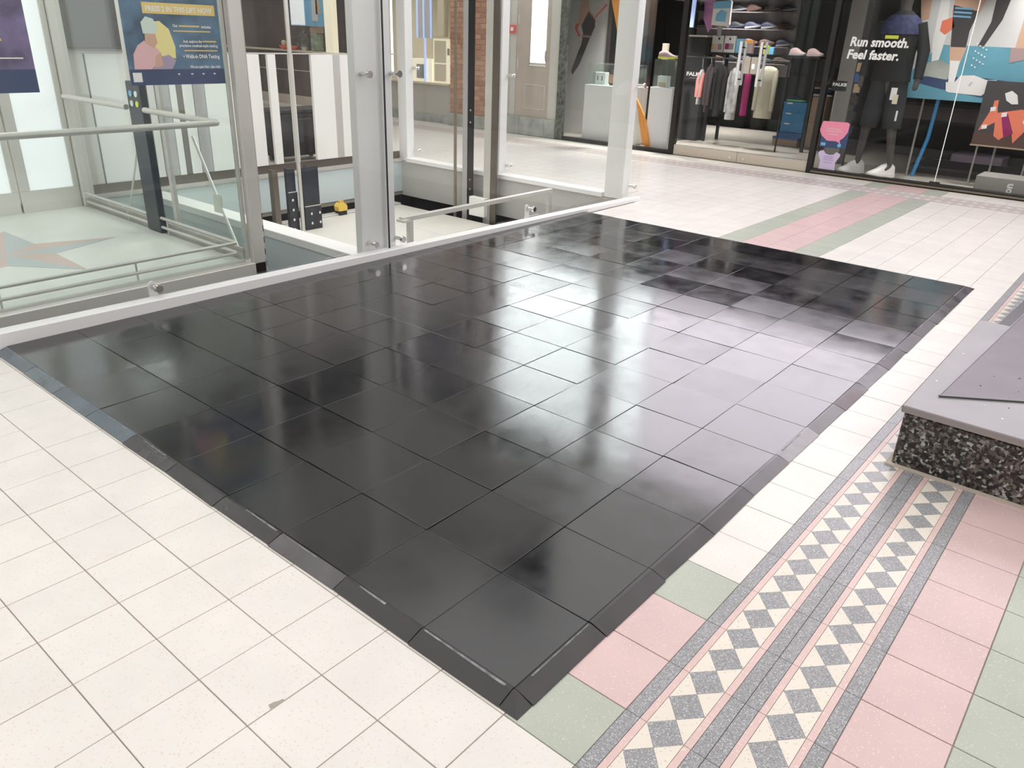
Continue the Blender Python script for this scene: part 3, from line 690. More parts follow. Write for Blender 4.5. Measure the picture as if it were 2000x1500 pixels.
def shaft_fill(x, y, z, sx, sy, p, label, group):  # unseen lamps, added to brighten the shaft behind the glass
    t = thing('ceiling_lamp', (x, y, z - .03), label, 'lamp', group)
    box('lamp_tray', x - sx / 2 - .03, x + sx / 2 + .03, y - sy / 2 - .03, y + sy / 2 + .03, z - .012, z - .001, 'white_paint', t)
    ld = bpy.data.lights.new('shaft_fill_light', 'AREA'); ld.shape = 'RECTANGLE'; ld.size = sx; ld.size_y = sy; ld.energy = p; ld.spread = math.radians(95); ld.color = (1, .97, .92)
    lo = bpy.data.objects.new('light_source', ld); COL.objects.link(lo); lo.parent = t; lo.location = (0, 0, .014)
struct(box('ceiling', 2.2, 5.52, 3.15, 6.3, 3.31, 3.36, 'white_paint'))
for n, (x, y) in enumerate(((3.1, 3.9), (4.5, 3.9), (3.1, 5.4), (4.5, 5.4))):
    shaft_fill(x, y, 3.31, .7, .5, 7, ['front left', 'front right', 'rear left', 'rear right'][n] + ' unseen lamp added in the lift shaft ceiling', 'added lamps in the shaft')
def fascia(y0, y1, m, label):
    t = thing('fascia_lightbox', (FX, (y0 + y1) / 2, 2.2), label, 'sign')
    box('light_panel', FX - .06, FX - .02, y0 + .02, y1 - .02, 2.0, 4.9, m, t); box('frame', FX - .02, FX + .02, y0, y1, 1.995, 4.95, 'black_frame', t)
fascia(-4, 4.45, 'lightbox', 'lit lavender white fascia above the shop doors and window')
fascia(4.47, 7.3, 'lightbox_cool', 'lit cool white fascia above the plinth window')

# the shops opposite, behind the viewer
struct(box('wall_opposite', -5.2, 13, -4.25, -4.12, 0, 3.2, 'opposite')); struct(box('wall_behind', -5.2, -5.0, -4.12, 17, 0, 3.2, 'opposite'))
# ------------------------------------------------------------------ shop shell
struct(box('floor', FX, 13, -4, 7.2, -.2, -.001, 'shop_floor'))
struct(box('wall_shop_back', 12.9, 13, -4, 7.2, 0, 2.6, 'shop_dark'))
struct(box('wall_shop_left', FX + .22, 12.9, 7.2, 7.28, 0, 2.6, 'shop_dark'))
struct(box('wall_shop_right', FX + .12, 12.9, -4.1, -4, 0, 2.6, 'shop_dark'))
struct(box('ceiling', FX + .1, 13, -4, 7.2, 2.6, 2.7, 'shop_dark'))
sf = thing('storefront', (FX, 2.5, 0), 'black framed glass front of the dark sports shop', 'shop front')
box('head', FX - .01, FX + .05, -4, 6.28, 1.952, 1.99, 'black_frame', sf)
box('head_lining', FX + .021, FX + .1, -4, 6.28, 1.991, 2.6, 'black_frame', sf)
box('upright', FX - .02, FX + .06, 4.43, 4.50, 0, 1.95, 'black_frame', sf)
box('upright', FX - .02, FX + .06, 2.54, 2.60, 0, 1.95, 'black_frame', sf)
box('bottom_bar', FX - .02, FX + .06, -4, 2.539, 0.0005, .055, 'black_frame', sf, .004)
box('bottom_bar', FX - .02, FX + .06, 4.501, 6.28, 0.0005, .05, 'black_frame', sf, .004)
box('bar_bead', FX - .026, FX - .021, -4, 2.539, .012, .03, 'brown_line', sf)
pane('window_pane', FX + .01, FX + .022, 1.174, 2.538, .056, 1.95, 'glass_shop', 'shop window pane with white slogan beside the doors', sf)
pane('window_pane', FX + .01, FX + .022, -4, 1.168, .056, 1.95, 'glass_shop', 'shop window pane at the far right edge', sf)
pane('window_pane', FX + .01, FX + .022, 4.502, 6.278, .052, 1.95, 'glass_shop', 'shop window pane before the white display plinths', sf)
jt = box('pane_joint', FX + .008, FX + .024, 1.1682, 1.1738, .056, 1.95, 'frosted_glow', sf); box('patch_fitting', FX - .005, FX + .035, 1.12, 1.22, .0565, .075, 'charcoal', jt)
def door(y0, y1, side, label):
    t = thing('shop_door', (FX + .02, (y0 + y1) / 2, 0), label, 'door')
    box('door_glass', FX + .012, FX + .024, y0, y1, .125, 1.945, 'glass_shop', t)
    box('bottom_rail', FX, FX + .036, y0, y1, .004, .124, 'beige', t, .003)
    box('rail_top', FX - .001, FX + .037, y0, y1, .1242, .130, 'chrome', t)
    yl = y1 - .09 if side > 0 else y0 + .09
    build('floor_lock', MB().tube([(FX, yl, .055), (FX - .008, yl, .055)], .016, 12), 'steel', t)
    yh = y1 - .13 if side > 0 else y0 + .13
    for xh in (FX - .055, FX + .09):
        h = tube('pull_handle', [(xh, yh, .92), (xh, yh, 1.42)], .0175, 'white_paint', t, 12)
        for z in (.99, 1.35): tube('standoff', [(xh, yh, z), (FX + .012, yh, z)], .010, 'chrome', h, 8)
    box('lock_plate', FX - .004, FX + .04, (y1 - .085 if side > 0 else y0 + .004), (y1 - .004 if side > 0 else y0 + .085), 1.06, 1.25, 'beige', t, .003)
    if side > 0: box('lock_cylinder', FX - .012, FX - .004, y1 - .05, y1 - .025, 1.12, 1.17, 'lit_white', t)
door(3.512, 4.428, -1, 'left leaf of the glass shop double door'); door(2.602, 3.508, 1, 'right leaf of the glass shop double door')
# shop spot lights, unseen, added to brighten the stock
for n, (x, y, p, w) in enumerate(((9.2, 5.4, 34, 'white plinths'), (8.80, 1.6, 5, 'mannequin'), (9.9, 3.9, 14, 'clothes rail'), (11.95, 5.45, 26, 'shoe wall'), (9.0, 0.7, 8, 'red poster'))):
    t = thing('added_downlight', (x, y, 2.5), 'unseen downlight added over the ' + w, 'lamp', 'added shop downlights')
    tube('lamp_ring', [(x, y, 2.56), (x, y, 2.598)], .09, 'black', t, 14)
    ld = bpy.data.lights.new('downlight', 'AREA'); ld.shape = 'DISK'; ld.size = .16; ld.energy = p; ld.spread = math.radians(85); ld.color = (1, .97, .92)
    lo = bpy.data.objects.new('light_source', ld); COL.objects.link(lo); lo.parent = t; lo.location = (0, 0, .045)

# ------------------------------------------------------------------ shop contents: shoes
def shoe_parts(L=.28):
    """trainer pointing to +x, heel at origin: upper and sole meshes"""
    st = [(0, .030, .085, .09), (.03, .036, .10, .10), (.09, .037, .105, .075), (.14, .038, .092, .062), (.19, .043, .065, .05), (.235, .042, .050, .04), (.265, .030, .042, .034), (.28, .010, .034, .030)]
    up, so = [], []
    for x, w, h, _ in st:
        x *= L / .28
        up.append([(x, math.cos(t) * w * .94, .026 + max(0, math.sin(t)) * (h - .026) * (1 if abs(math.cos(t)) < .75 else .9)) for t in [math.pi * k / 8 for k in range(9)]])
        so.append([(x * 1.02 - .003, -w * 1.06, 0.004 if x < .22 * L / .28 else .010), (x * 1.02 - .003, w * 1.06, .004 if x < .22 * L / .28 else .010), (x * 1.02 - .003, w * 1.02, .030), (x * 1.02 - .003, -w * 1.02, .030)])
    return MB().loft(up), MB().loft(so)
def mesh_of(mb, m, nm, smooth=True):
    me = bpy.data.meshes.new(nm); me.from_pydata(mb.v, [], mb.f)
    bm = bmesh.new(); bm.from_mesh(me); bmesh.ops.recalc_face_normals(bm, faces=bm.faces[:]); bm.to_mesh(me); bm.free()
    me.polygons.foreach_set('use_smooth', [smooth] * len(me.polygons)); me.set_sharp_from_angle(angle=math.radians(45)); me.materials.append(MATS[m]); return me
SH_U, SH_S = shoe_parts()
SHOE_ME = {}
def shoe(loc, rz, mu, ms, label, group=None, tilt=0, name='trainer'):
    t = thing(name, loc, label, 'shoe', group); t.rotation_euler = (0, tilt, rz)
    for nm, mb, m in (('upper', SH_U, mu), ('sole', SH_S, ms)):
        if (nm, m) not in SHOE_ME: SHOE_ME[(nm, m)] = mesh_of(mb, m, nm)
        o = bpy.data.objects.new(nm, SHOE_ME[(nm, m)]); COL.objects.link(o); o.parent = t
    return t
# wall of shoes
sw = thing('shoe_wall', (12.55, 5.6, 0), 'grey slatted wall display carrying rows of dark trainers', 'display wall')
box('back_board', 12.52, 12.58, 4.55, 6.35, .9, 2.3, 'slat_grey', sw)
for z in (1.10, 1.36, 1.62, 1.88):
    box('ledge', 12.40, 12.52, 4.6, 6.33, z - .016, z - .002, 'slat_grey', sw)
cols = [('shoe_dark', 'sole_grey', 'black'), ('shoe_navy', 'sole_grey', 'navy blue'), ('shoe_dark', 'shoe_navy', 'black'), ('shoe_brown', 'shoe_brown', 'brown')]
rowsn = ['lowest', 'second', 'third', 'top']; coln = ['leftmost', 'second from left', 'third from left', 'third from right', 'second from right', 'rightmost']
for r, z in enumerate((1.10, 1.36, 1.62, 1.88)):
    for k in range(6):
        y = 6.30 - k * .295; c = cols[(r * 2 + k * 3 + (k == 4)) % 4]
        shoe((12.46, y, z), -math.pi / 2 + random.uniform(-.2, .2), c[0], c[1], f'{c[2]} trainer, {coln[k]} on the {rowsn[r]} ledge of the shoe wall', 'trainers on the shoe wall', tilt=-.1)
# black stand with sock packs
st = thing('sock_stand', (10.3, 5.14, 0), 'tall black sock stand lettered in white behind the left door', 'stand')
box('body', 10.28, 10.52, 4.98, 5.33, 0, 1.46, 'fab_char', st, .006); box('top_shelf', 10.26, 10.54, 4.97, 5.30, 1.462, 1.485, 'print_white', st)
text('lettering', 'FALKE', .075, (10.275, 5.25, .925), RY, UZ, 'print_white', st, .003, width=.26)
box('small_line', 10.2755, 10.2785, 5.06, 5.20, .89, .898, 'sole_grey', st)
def pack(y0, y1, z0, z1, x, m, label, deco=()):
    t = thing('sock_pack', (x, (y0 + y1) / 2, z0), label, 'pack')
    box('carton', x, x + .06, y0, y1, z0, z1, m, t, .003)
    for (a, b, c, d, mm) in deco: box('print', x - .002, x - .0002, y1 - (y1 - y0) * b, y1 - (y1 - y0) * a, z0 + (z1 - z0) * c, z0 + (z1 - z0) * d, mm, t)
tbl = thing('display_table', (10.6, 4.2, 0), 'long black display table behind the glass doors', 'table')
box('table_top', 10.35, 10.9, 3.3, 4.95, 1.235, 1.262, 'black', tbl)
for x in (10.4, 10.85):
    for y in (3.35, 4.9): box('leg', x - .02, x + .02, y - .02, y + .02, 0, 1.234, 'black', tbl)
pack(4.78, 4.96, 1.263, 1.49, 10.40, 'print_white', 'white sock pack with pink and yellow squares on black table', ((.05, .25, .15, .5, 'banner_yellow'), (.3, .6, .15, .5, 'print_pink'), (.62, .95, .15, .5, 'sole_grey'), (.55, .7, .75, .88, 'charcoal')))
pack(4.60, 4.76, 1.263, 1.49, 10.40, 'print_white', 'white sock pack with dark red squares on black table', ((.1, .5, .2, .55, 'fab_magenta'), (.52, .95, .2, .55, 'sole_grey'), (.45, .6, .75, .88, 'charcoal')))
pack(4.47, 4.585, 1.263, 1.455, 10.42, 'sky_pack', 'light blue canister pack on black table')
pack(4.32, 4.455, 1.263, 1.44, 10.41, 'shoe_rose', 'pale pink pack with orange top on black table', ((0, 1, .78, 1, 'orange'),))
pack(4.08, 4.15, 1.263, 1.38, 10.41, 'lime', 'small lime pack beside the door handles')
pack(4.00, 4.07, 1.263, 1.36, 10.41, 'sky_pack', 'small blue pack beside the door handles')
shoe((10.5, 3.78, 1.263), -2.0, 'shoe_rose', 'sole_grey', 'dusty pink trainer left of the pair on the black table')
shoe((10.5, 3.53, 1.263), -2.0, 'shoe_rose', 'shoe_rose', 'dusty pink trainer right of the pair on the black table')
# hanging blue bag
bg_ = thing('hanging_pouch', (9.6, 4.45, 1.62), 'light blue and white pouch hanging behind the left door', 'pouch')
prof = [(0, .01), (.25, .0), (.262, .02), (.255, .30), (.235, .315), (.02, .30), (0, .28)]
build('pouch_body', MB().poly([(9.6, 4.60 - u, 1.60 + v) for u, v in prof], (.04, 0, 0)), 'print_white', bg_)
build('pouch_top', MB().poly([(9.597, 4.60 - u, 1.60 + v) for u, v in [(.004, .21), (.257, .22), (.255, .30), (.235, .313), (.02, .30), (.004, .28)]], (.0025, 0, 0)), 'sky_pack', bg_)
build('pouch_print', MB().poly([(9.597, 4.60 - u, 1.60 + v) for u, v in [(.05, .06), (.20, .05), (.21, .17), (.12, .20), (.06, .15)]], (.0025, 0, 0)), 'sky_pack', bg_)
tube('cord', [(9.62, 4.50, 1.90), (9.62, 4.47, 2.1), (9.62, 4.47, 2.6)], .006, 'print_pink', bg_, 6)
build('hanger_tab', MB().poly([(9.62, 4.52, 1.60), (9.62, 4.44, 1.60), (9.62, 4.45, 1.47), (9.62, 4.50, 1.47)], (.004, 0, 0)), 'sole_grey', bg_)
pk = thing('hanging_banner', (10.0, 4.85, 1.6), 'mauve pointed banner hanging beside the blue pouch', 'banner')
build('cloth', MB().poly([(10.0, 4.98, 2.2), (10.0, 4.78, 2.2), (10.0, 4.78, 1.62), (10.0, 4.84, 1.52), (10.0, 4.93, 1.68)], (.006, 0, 0)), 'violet_print', pk)
# clothes rail and garments
rl = thing('clothes_rail', (10.05, 4.4, 0), 'black tubular clothes rail with hanging sportswear', 'rail')
tube('top_bar', [(10.05, 3.59, 1.19), (10.05, 5.48, 1.19)], .013, 'charcoal', rl, 8)
for y in (3.60, 5.47): tube('upright', [(10.05, y, 0), (10.05, y, 1.19)], .013, 'black', rl, 8)
def garment(y, w, zt, zb, m, label, sleeves=True, wb=None, x=10.05, hook=True, msl=None):
    wb = wb or w * .95
    t = thing('garment', (x, y, zb), label, 'clothing')
    rings = []
    for f, ww, dd in ((0, wb, .07), (.3, wb * .98, .065), (.7, w * .98, .075), (.9, w, .07), (.97, w * .75, .05), (1, w * .3, .035)):
        z = zb + (zt - zb) * f
        rings.append([(x + dd * math.cos(a) * (1 + .12 * math.sin(5 * a + 7 * f)), y + ww / 2 * math.sin(a), z) for a in [2 * math.pi * k / 20 for k in range(20)]])
    build('body', MB().loft(rings), m, t, smooth=True)
    if sleeves:
        for s in (-1, 1):
            build('sleeve', MB().tube([(x, y + s * w * .36, zt - .05), (x - .03, y + s * w * .44, zt - .16), (x - .04, y + s * w * .46, zb + .10)], [.035, .038, .028], 10), msl or m, t, smooth=True)
    if hook: tube('hanger_hook', [(x, y, zt - .01), (x - .018, y, 1.17), (x - .018, y, 1.20), (x, y, 1.212), (x + .012, y, 1.206)], .005, 'chrome', t, 6)
    return t
garment(5.225, .085, 1.04, .30, 'fab_pink', 'narrow pink garment beside the black sock stand', False)
garment(4.875, .06, 1.03, .55, 'fab_grey', 'grey and pink striped shirt next to the sock stand', True, msl='fab_pink')
garment(4.742, .06, 1.11, .45, 'fab_brown', 'dark brown jacket on the clothes rail', True)
garment(4.560, .15, 1.10, .40, 'fab_black', 'black jacket in the middle of the clothes rail', True)
garment(4.355, .12, 1.08, .38, 'fab_grey', 'pale grey patterned shirt beneath the door handle', True, wb=.15)
garment(4.16, .09, 1.08, .45, 'fab_magenta', 'dark magenta garment between the door handles', False)
garment(3.865, .28, 1.12, .44, 'fab_beige', 'beige fleece jacket at the right of the clothes rail', True)
tag(build('stool_sign', MB().loft([[(10.55 + dx * .02, 3.47 + dy * .08, z) for dx, dy in ((-1, -1), (1, -1), (1, 1), (-1, 1))] for z in (1.263, 1.30)]), 'print_lilac'), 'small lilac tray at the end of the black table', 'tray')
# shoe boxes
bs = [(.045, .115, 'box_blue_dark'), ]
def sbox(x0, x1, y0, y1, z0, z1, m, label, lid=None, tagm=True):
    t = thing('shoe_box', ((x0 + x1) / 2, (y0 + y1) / 2, z0), label, 'box')
    box('carton', x0, x1, y0, y1, z0, z1 - .035, m, t); box('lid', x0 - .005, x1 + .005, y0 - .005, y1 + .005, z1 - .034, z1 - .0005, lid or m, t)
    if tagm: box('end_label', x0 - .007, x0 - .0055, y1 - .13, y1 - .05, z1 - .03, z1 - .012, 'print_white', t)
bx, by0, by1 = 11.0, 3.60, 3.95
sbox(bx - .05, bx + .30, by0 + .04, by1 + .07, .001, .125, 'cardboard', 'brown shoe box with dark blue lid at the foot of the stack', 'box_blue_dark', False)
sbox(bx - .03, bx + .28, by0, by1 + .03, .125, .19, 'box_blue_dark', 'flat dark blue shoe box second from the floor', None, False)
for k in range(3): sbox(bx, bx + .28, by0 + .01, by1, .19 + k * .145, .335 + k * .145, 'box_blue', ['lowest', 'middle', 'top'][k] + ' bright blue shoe box of the stack')
shoe((bx + .06, by1 - .02, .626), -math.pi / 2, 'shoe_navy', 'green_sole', 'white and green soled trainer on the blue shoe boxes')
for k in range(2): sbox(bx + .02, bx + .33, by0 - .26, by0 - .015, .001 + k * .36, .36 + k * .36, 'cardboard', ['lower', 'upper'][k] + ' tall brown carton beside the blue shoe boxes', None, False)
sbox(bx + .4, bx + .7, by0 - .10, by0 + .12, .001, .80, 'box_blue_dark', 'tall dark blue carton behind the blue stack', 'box_blue', False)
shoe((bx + .50, by0 + .14, .80), -math.pi / 2, 'shoe_brown', 'shoe_white', 'dark trainer with white sole behind the blue stack')
shoe((bx + .10, by0 - .02, .722), -math.pi / 2, 'shoe_dark', 'shoe_white', 'black trainer with white sole on the brown carton')
# grey column with stock hooks
struct(box('column', 9.70, 9.95, 2.60, 2.80, 0, 2.6, 'column_grey'))
sd = thing('accessory_rack', (9.5, 2.5, 0), 'slim rack of tan accessory packs right of the black upright', 'rack')
tube('pole', [(9.5, 2.46, 0), (9.5, 2.46, 1.4)], .012, 'charcoal', sd, 8)
for z, m, w in ((1.18, 'tan_tag', .09), (1.06, 'box_blue_dark', .10), (.94, 'tan_tag', .07), (.80, 'fab_brown', .08), (.62, 'charcoal', .09), (.45, 'charcoal', .10)):
    box('accessory_pack', 9.44, 9.487, 2.46 - w / 2, 2.46 + w / 2, z - .05, z + .05, m, sd)
wb = thing('small_sign', (8.95, 2.5, 0), 'small white lettered sock sign by the black upright', 'sign')
box('sign_board', 8.75, 8.76, 2.36, 2.53, .93, 1.04, 'charcoal', wb); text('lettering', 'FALKE', .045, (8.746, 2.52, .985), RY, UZ, 'print_white', wb, .002, width=.16)
tube('sign_pole', [(8.755, 2.47, 0), (8.755, 2.47, .93)], .008, 'sole_grey', wb, 8)

# ------------------------------------------------------------------ mannequin
def skin_body(name, verts, edges, radii, root, m, parent):
    me = bpy.data.meshes.new(name); me.from_pydata(verts, edges, [])
    o = bpy.data.objects.new(name, me); COL.objects.link(o)
    o.modifiers.new('s', 'SKIN')
    for i, r in enumerate(radii):
        me.skin_vertices[0].data[i].radius = (r, r) if not isinstance(r, tuple) else r
        me.skin_vertices[0].data[i].use_root = (i == root)
    sub = o.modifiers.new('d', 'SUBSURF'); sub.levels = 2; sub.render_levels = 2
    dg = bpy.context.evaluated_depsgraph_get(); ev = bpy.data.meshes.new_from_object(o.evaluated_get(dg))
    bpy.data.objects.remove(o)
    ev.name = name; ev.polygons.foreach_set('use_smooth', [True] * len(ev.polygons)); ev.materials.clear(); ev.materials.append(MATS[m])
    return link(name, ev, (0, 0, 0), parent) if parent is None else _under(name, ev, parent)
def _under(name, me, parent):
    ob = bpy.data.objects.new(name, me); COL.objects.link(ob); ob.parent = parent; WL[ob.name] = Vector((0, 0, 0)); ob.location = -WL[parent.name]; return ob
mx, my = 9.02, 1.97; MS = 1.13
mq = thing('mannequin', (mx, my, 0), 'dark mannequin in black jacket and shorts with white trainers', 'mannequin')
lF, rF = (mx + .02, my + .175), (mx - .02, my - .19)
V = [(mx, my, .92), (mx, my, 1.15), (mx, my, 1.40), (mx, my, 1.52), (mx - .01, my, 1.62), (mx - .02, my, 1.72), (mx - .02, my, 1.80),
     (mx, my + .10, .86), (mx - .03, my + .14, .48), (mx + .03, lF[1], .12), (mx - .03, lF[1] + .045, .06),
     (mx, my - .10, .86), (mx - .05, my - .14, .48), (mx + .0, rF[1], .12), (mx - .06, rF[1] + .05, .06),
     (mx, my + .19, 1.46), (mx + .02, my + .27, 1.20), (mx - .06, my + .29, .96), (mx - .08, my + .28, .86),
     (mx, my - .19, 1.46), (mx + .02, my - .27, 1.20), (mx - .06, my - .29, .96), (mx - .08, my - .28, .86)]
V = [(x, my + (y - my) * 1.05, z * MS) for x, y, z in V]
Ed = [(0, 1), (1, 2), (2, 3), (3, 4), (4, 5), (5, 6), (0, 7), (7, 8), (8, 9), (9, 10), (0, 11), (11, 12), (12, 13), (13, 14), (2, 15), (15, 16), (16, 17), (17, 18), (2, 19), (19, 20), (20, 21), (21, 22)]
Rr = [.13, .115, .14, .07, .055, .085, .06, .085, .058, .034, .03, .085, .058, .034, .03, .055, .045, .032, .03, .055, .045, .032, .03]
skin_body('body', V, Ed, Rr, 0, 'skin_grey', mq)
MZ = lambda z: z * MS
def ring(cx, cy, rx, ry, z, n=24, w=.0): return [(cx + rx * math.cos(2 * math.pi * k / n), cy + ry * math.sin(2 * math.pi * k / n) * (1 + w * math.sin(10 * math.pi * k / n)), z) for k in range(n)]
build('jacket', MB().loft([ring(mx, my, .155, .215, 1.06, w=.04), ring(mx, my, .155, .205, 1.15, w=.03), ring(mx, my, .15, .20, 1.36), ring(mx, my, .155, .22, 1.54), ring(mx, my, .13, .21, 1.66), ring(mx, my, .09, .13, 1.74), ring(mx, my, .07, .075, 1.79)]), 'fab_black', mq, smooth=True)
build('shoulder_reflection', MB().loft([ring(mx, my, .159, .224, 1.55), ring(mx, my, .135, .215, 1.665), ring(mx, my, .094, .135, 1.745)], cap=False), 'blue_reflection', mq, smooth=True)  # blue reflection on the shoulders, painted as a navy band over the jacket
for s in (-1, 1):
    build('jacket_sleeve', MB().tube([(mx, my + s * .18, 1.66), (mx + .02, my + s * .28, 1.38), (mx - .05, my + s * .30, 1.10)], [.075, .066, .05], 12), 'fab_black', mq, smooth=True)
    build('shorts_leg', MB().tube([(mx, my + s * .08, 1.08), (mx - .005, my + s * .11, .80), (mx - .02, my + s * .13, .55)], [.115, .115, .105], 14), 'fab_char', mq, smooth=True)
box('chest_label', mx - .163, mx - .155, my - .03, my + .11, 1.50, 1.535, 'lime', mq)
box('price_tag', mx - .19, mx - .186, my - .15, my - .085, .87, 1.0, 'print_white', mq); box('price_tag', mx - .195, mx - .191, my - .175, my - .12, .83, .93, 'cream', mq)
box('drawstring', mx - .18, mx - .176, my - .205, my - .185, .65, .76, 'print_white', mq)
for (fx, fy), nm in ((lF, 'l'), (rF, 'r')):
    for pn, mb_, m in (('trainer_upper', SH_U, 'shoe_white'), ('trainer_sole', SH_S, 'shoe_white')):
        mm = MB(); rz = math.radians(142 if nm == 'l' else 136)
        for (x, y, z) in mb_.v:
            x = x * 1.15 - .065; y *= 1.45; z *= 1.6
            mm.v.append((fx + .035 + x * math.cos(rz) - y * math.sin(rz), fy + x * math.sin(rz) + y * math.cos(rz), z))
        mm.f = mb_.f
        build(pn, mm, m, mq, smooth=True)
# slogan on the window
sl = thing('window_slogan', (FX, 2.05, 1.3), 'white two line slogan lettered on the shop window glass', 'lettering')
text('slogan_line', 'Run smooth.', .13, (FX + .006, 2.375, 1.415), RY, UZ, 'print_white', sl, .0045, .12, width=.62)
text('slogan_line', 'Feel faster.', .13, (FX + .006, 2.385, 1.285), RY, UZ, 'print_white', sl, .0045, .12, width=.555)
# stickers
sk = thing('window_sticker', (FX, 2.36, .32), 'navy sticker with a pink speech bubble low on the shop window', 'sticker')
box('sticker_back', FX + .005, FX + .0085, 2.185, 2.50, .31, .585, 'navy', sk)
bub = [(2.505, .60), (2.22, .605), (2.195, .59), (2.20, .50), (2.235, .435), (2.275, .40), (2.262, .365), (2.31, .388), (2.42, .385), (2.495, .44), (2.525, .50)]
build('bubble', MB().poly([(FX + .004, y, z) for y, z in bub], (-.0015, 0, 0)), 'pink_sticker', sk)
for k, (w, z) in enumerate(((.16, .515), (.20, .49), (.12, .455))):
    box('bubble_line', FX + .0015, FX + .0024, 2.36 - w / 2, 2.36 + w / 2, z, z + .012, 'print_pink', sk)
box('sticker_logo', FX + .0035, FX + .0048, 2.43, 2.485, .328, .36, 'sky_pack', sk)
build('sticker_logo', MB().poly(circ((FX + .0045, 2.27, .345), .022, (0, 1, 0), (0, 0, 1), 14), (-.001, 0, 0)), 'sky_pack', sk)
sh = thing('window_sticker', (FX, 2.36, .06), 'lilac vest shaped sticker below the pink bubble', 'sticker')
vest = [(2.46, .06), (2.27, .06), (2.275, .15), (2.235, .225), (2.235, .25), (2.285, .268), (2.315, .235), (2.36, .228), (2.41, .24), (2.435, .275), (2.475, .265), (2.495, .235), (2.455, .15)]
build('vest_shape', MB().poly([(FX + .005, y, z) for y, z in vest], (-.0015, 0, 0)), 'lilac', sh)
for z, w in ((.205, .12), (.185, .10), (.165, .12), (.135, .10)): box('vest_line', FX + .002, FX + .0033, 2.365 - w / 2, 2.365 + w / 2, z, z + .009, 'lilac_ink', sh)
# big sports poster of running legs
bp = thing('sports_poster', (9.32, 1.4, .88), 'large sports poster of running legs in white shoes over teal ground', 'poster')
PXx = 9.30
def pf(nm, pts, m, d): build(nm, MB().poly([(PXx, y, z) for y, z in pts], (-.0008 * d, 0, 0)), m, bp)
box('board', PXx, PXx + .02, .62, 1.86, .885, 2.1, 'sky_print', bp)
pf('print_ground', [(1.86, .885), (.62, .885), (.62, 1.45), (1.60, 1.46), (1.86, 1.15)], 'teal', 1)
pf('print_shadow', [(1.80, 1.06), (1.5, 1.0), (1.0, .93), (.62, .98), (.62, 1.1), (1.1, 1.14), (1.72, 1.12)], 'navy', 1.6)
pf('print_tone', [(1.78, 1.14), (1.45, 1.10), (1.35, 1.2), (1.55, 1.30), (1.75, 1.25)], 'stone_base', 1.9)
pf('print_rear_leg', [(1.92, 1.96), (1.80, 1.97), (1.78, 1.72), (1.86, 1.70)], 'print_skin', 2.2)
pf('print_front_leg', [(1.56, 2.05), (1.22, 2.05), (1.28, 1.80), (1.35, 1.60), (1.33, 1.42), (1.36, 1.26), (1.46, 1.26), (1.50, 1.45), (1.52, 1.62), (1.56, 1.80)], 'print_skin', 2.4)
pf('print_tights', [(1.56, 1.86), (1.30, 1.80), (1.34, 1.60), (1.335, 1.44), (1.49, 1.44), (1.52, 1.62)], 'print_dark', 3.0)
for z in (1.84, 1.80, 1.76): pf('print_stripe', [(1.54, z), (1.36, z - .01), (1.36, z - .028), (1.54, z - .018)], 'sky_pack', 3.6)
pf('print_sock', [(1.46, 1.30), (1.36, 1.30), (1.365, 1.03), (1.42, 1.03)], 'print_white', 3.2)
pf('print_shoe', [(1.45, 1.075), (1.43, .985), (1.40, .97), (1.06, .955), (1.03, .99), (1.02, 1.06), (.94, 1.08), (.95, 1.125), (1.05, 1.12), (1.18, 1.16), (1.32, 1.15), (1.36, 1.08)], 'shoe_white', 3.6)
text('shoe_mark', 'on', .05, (PXx - .0036, 1.20, 1.04), (0, -.5, .86), (0, .86, .5), 'sole_grey', bp)
pf('print_calf', [(1.70, 1.95), (1.62, 1.98), (1.56, 1.55), (1.58, 1.30), (1.65, 1.28), (1.69, 1.50)], 'print_white', 2.6)
pf('print_heel', [(1.64, 1.70), (1.54, 1.74), (1.50, 1.64), (1.58, 1.56), (1.64, 1.60)], 'coral', 3.0)
pf('print_right_leg', [(1.16, 2.05), (1.00, 2.05), (1.05, 1.72), (1.16, 1.46), (1.22, 1.46), (1.15, 1.70)], 'print_dark', 2.8)
for k in range(14): pf('print_dot', circ((PXx, 1.2 - (k % 3) * .04 - k * .004, 1.48 - k * .022), .008, (0, 1, 0), (0, 0, 1), 7) and [(1.24 - (k % 4) * .035, 1.47 - k * .018), (1.225 - (k % 4) * .035, 1.47 - k * .018), (1.225 - (k % 4) * .035, 1.485 - k * .018), (1.24 - (k % 4) * .035, 1.485 - k * .018)], 'print_white', 4.0)
pf('print_far_leg', [(.84, 2.05), (.66, 2.05), (.72, 1.55), (.80, 1.42), (.86, 1.45)], 'print_skin', 2.6); pf('print_far_shoe', [(.90, 1.45), (.70, 1.45), (.66, 1.36), (.88, 1.30)], 'shoe_rose', 3.2)
tube('poster_leg', [(9.42, 1.60, .0), (9.42, 1.52, .45), (9.38, 1.50, .90)], .022, 'box_blue', bp, 10)
tube('poster_leg', [(9.40, 1.66, .0), (9.40, 1.66, .90)], .012, 'column_grey', bp, 8)
tube('poster_leg', [(9.42, .8, .0), (9.42, .8, .90)], .012, 'column_grey', bp, 8)
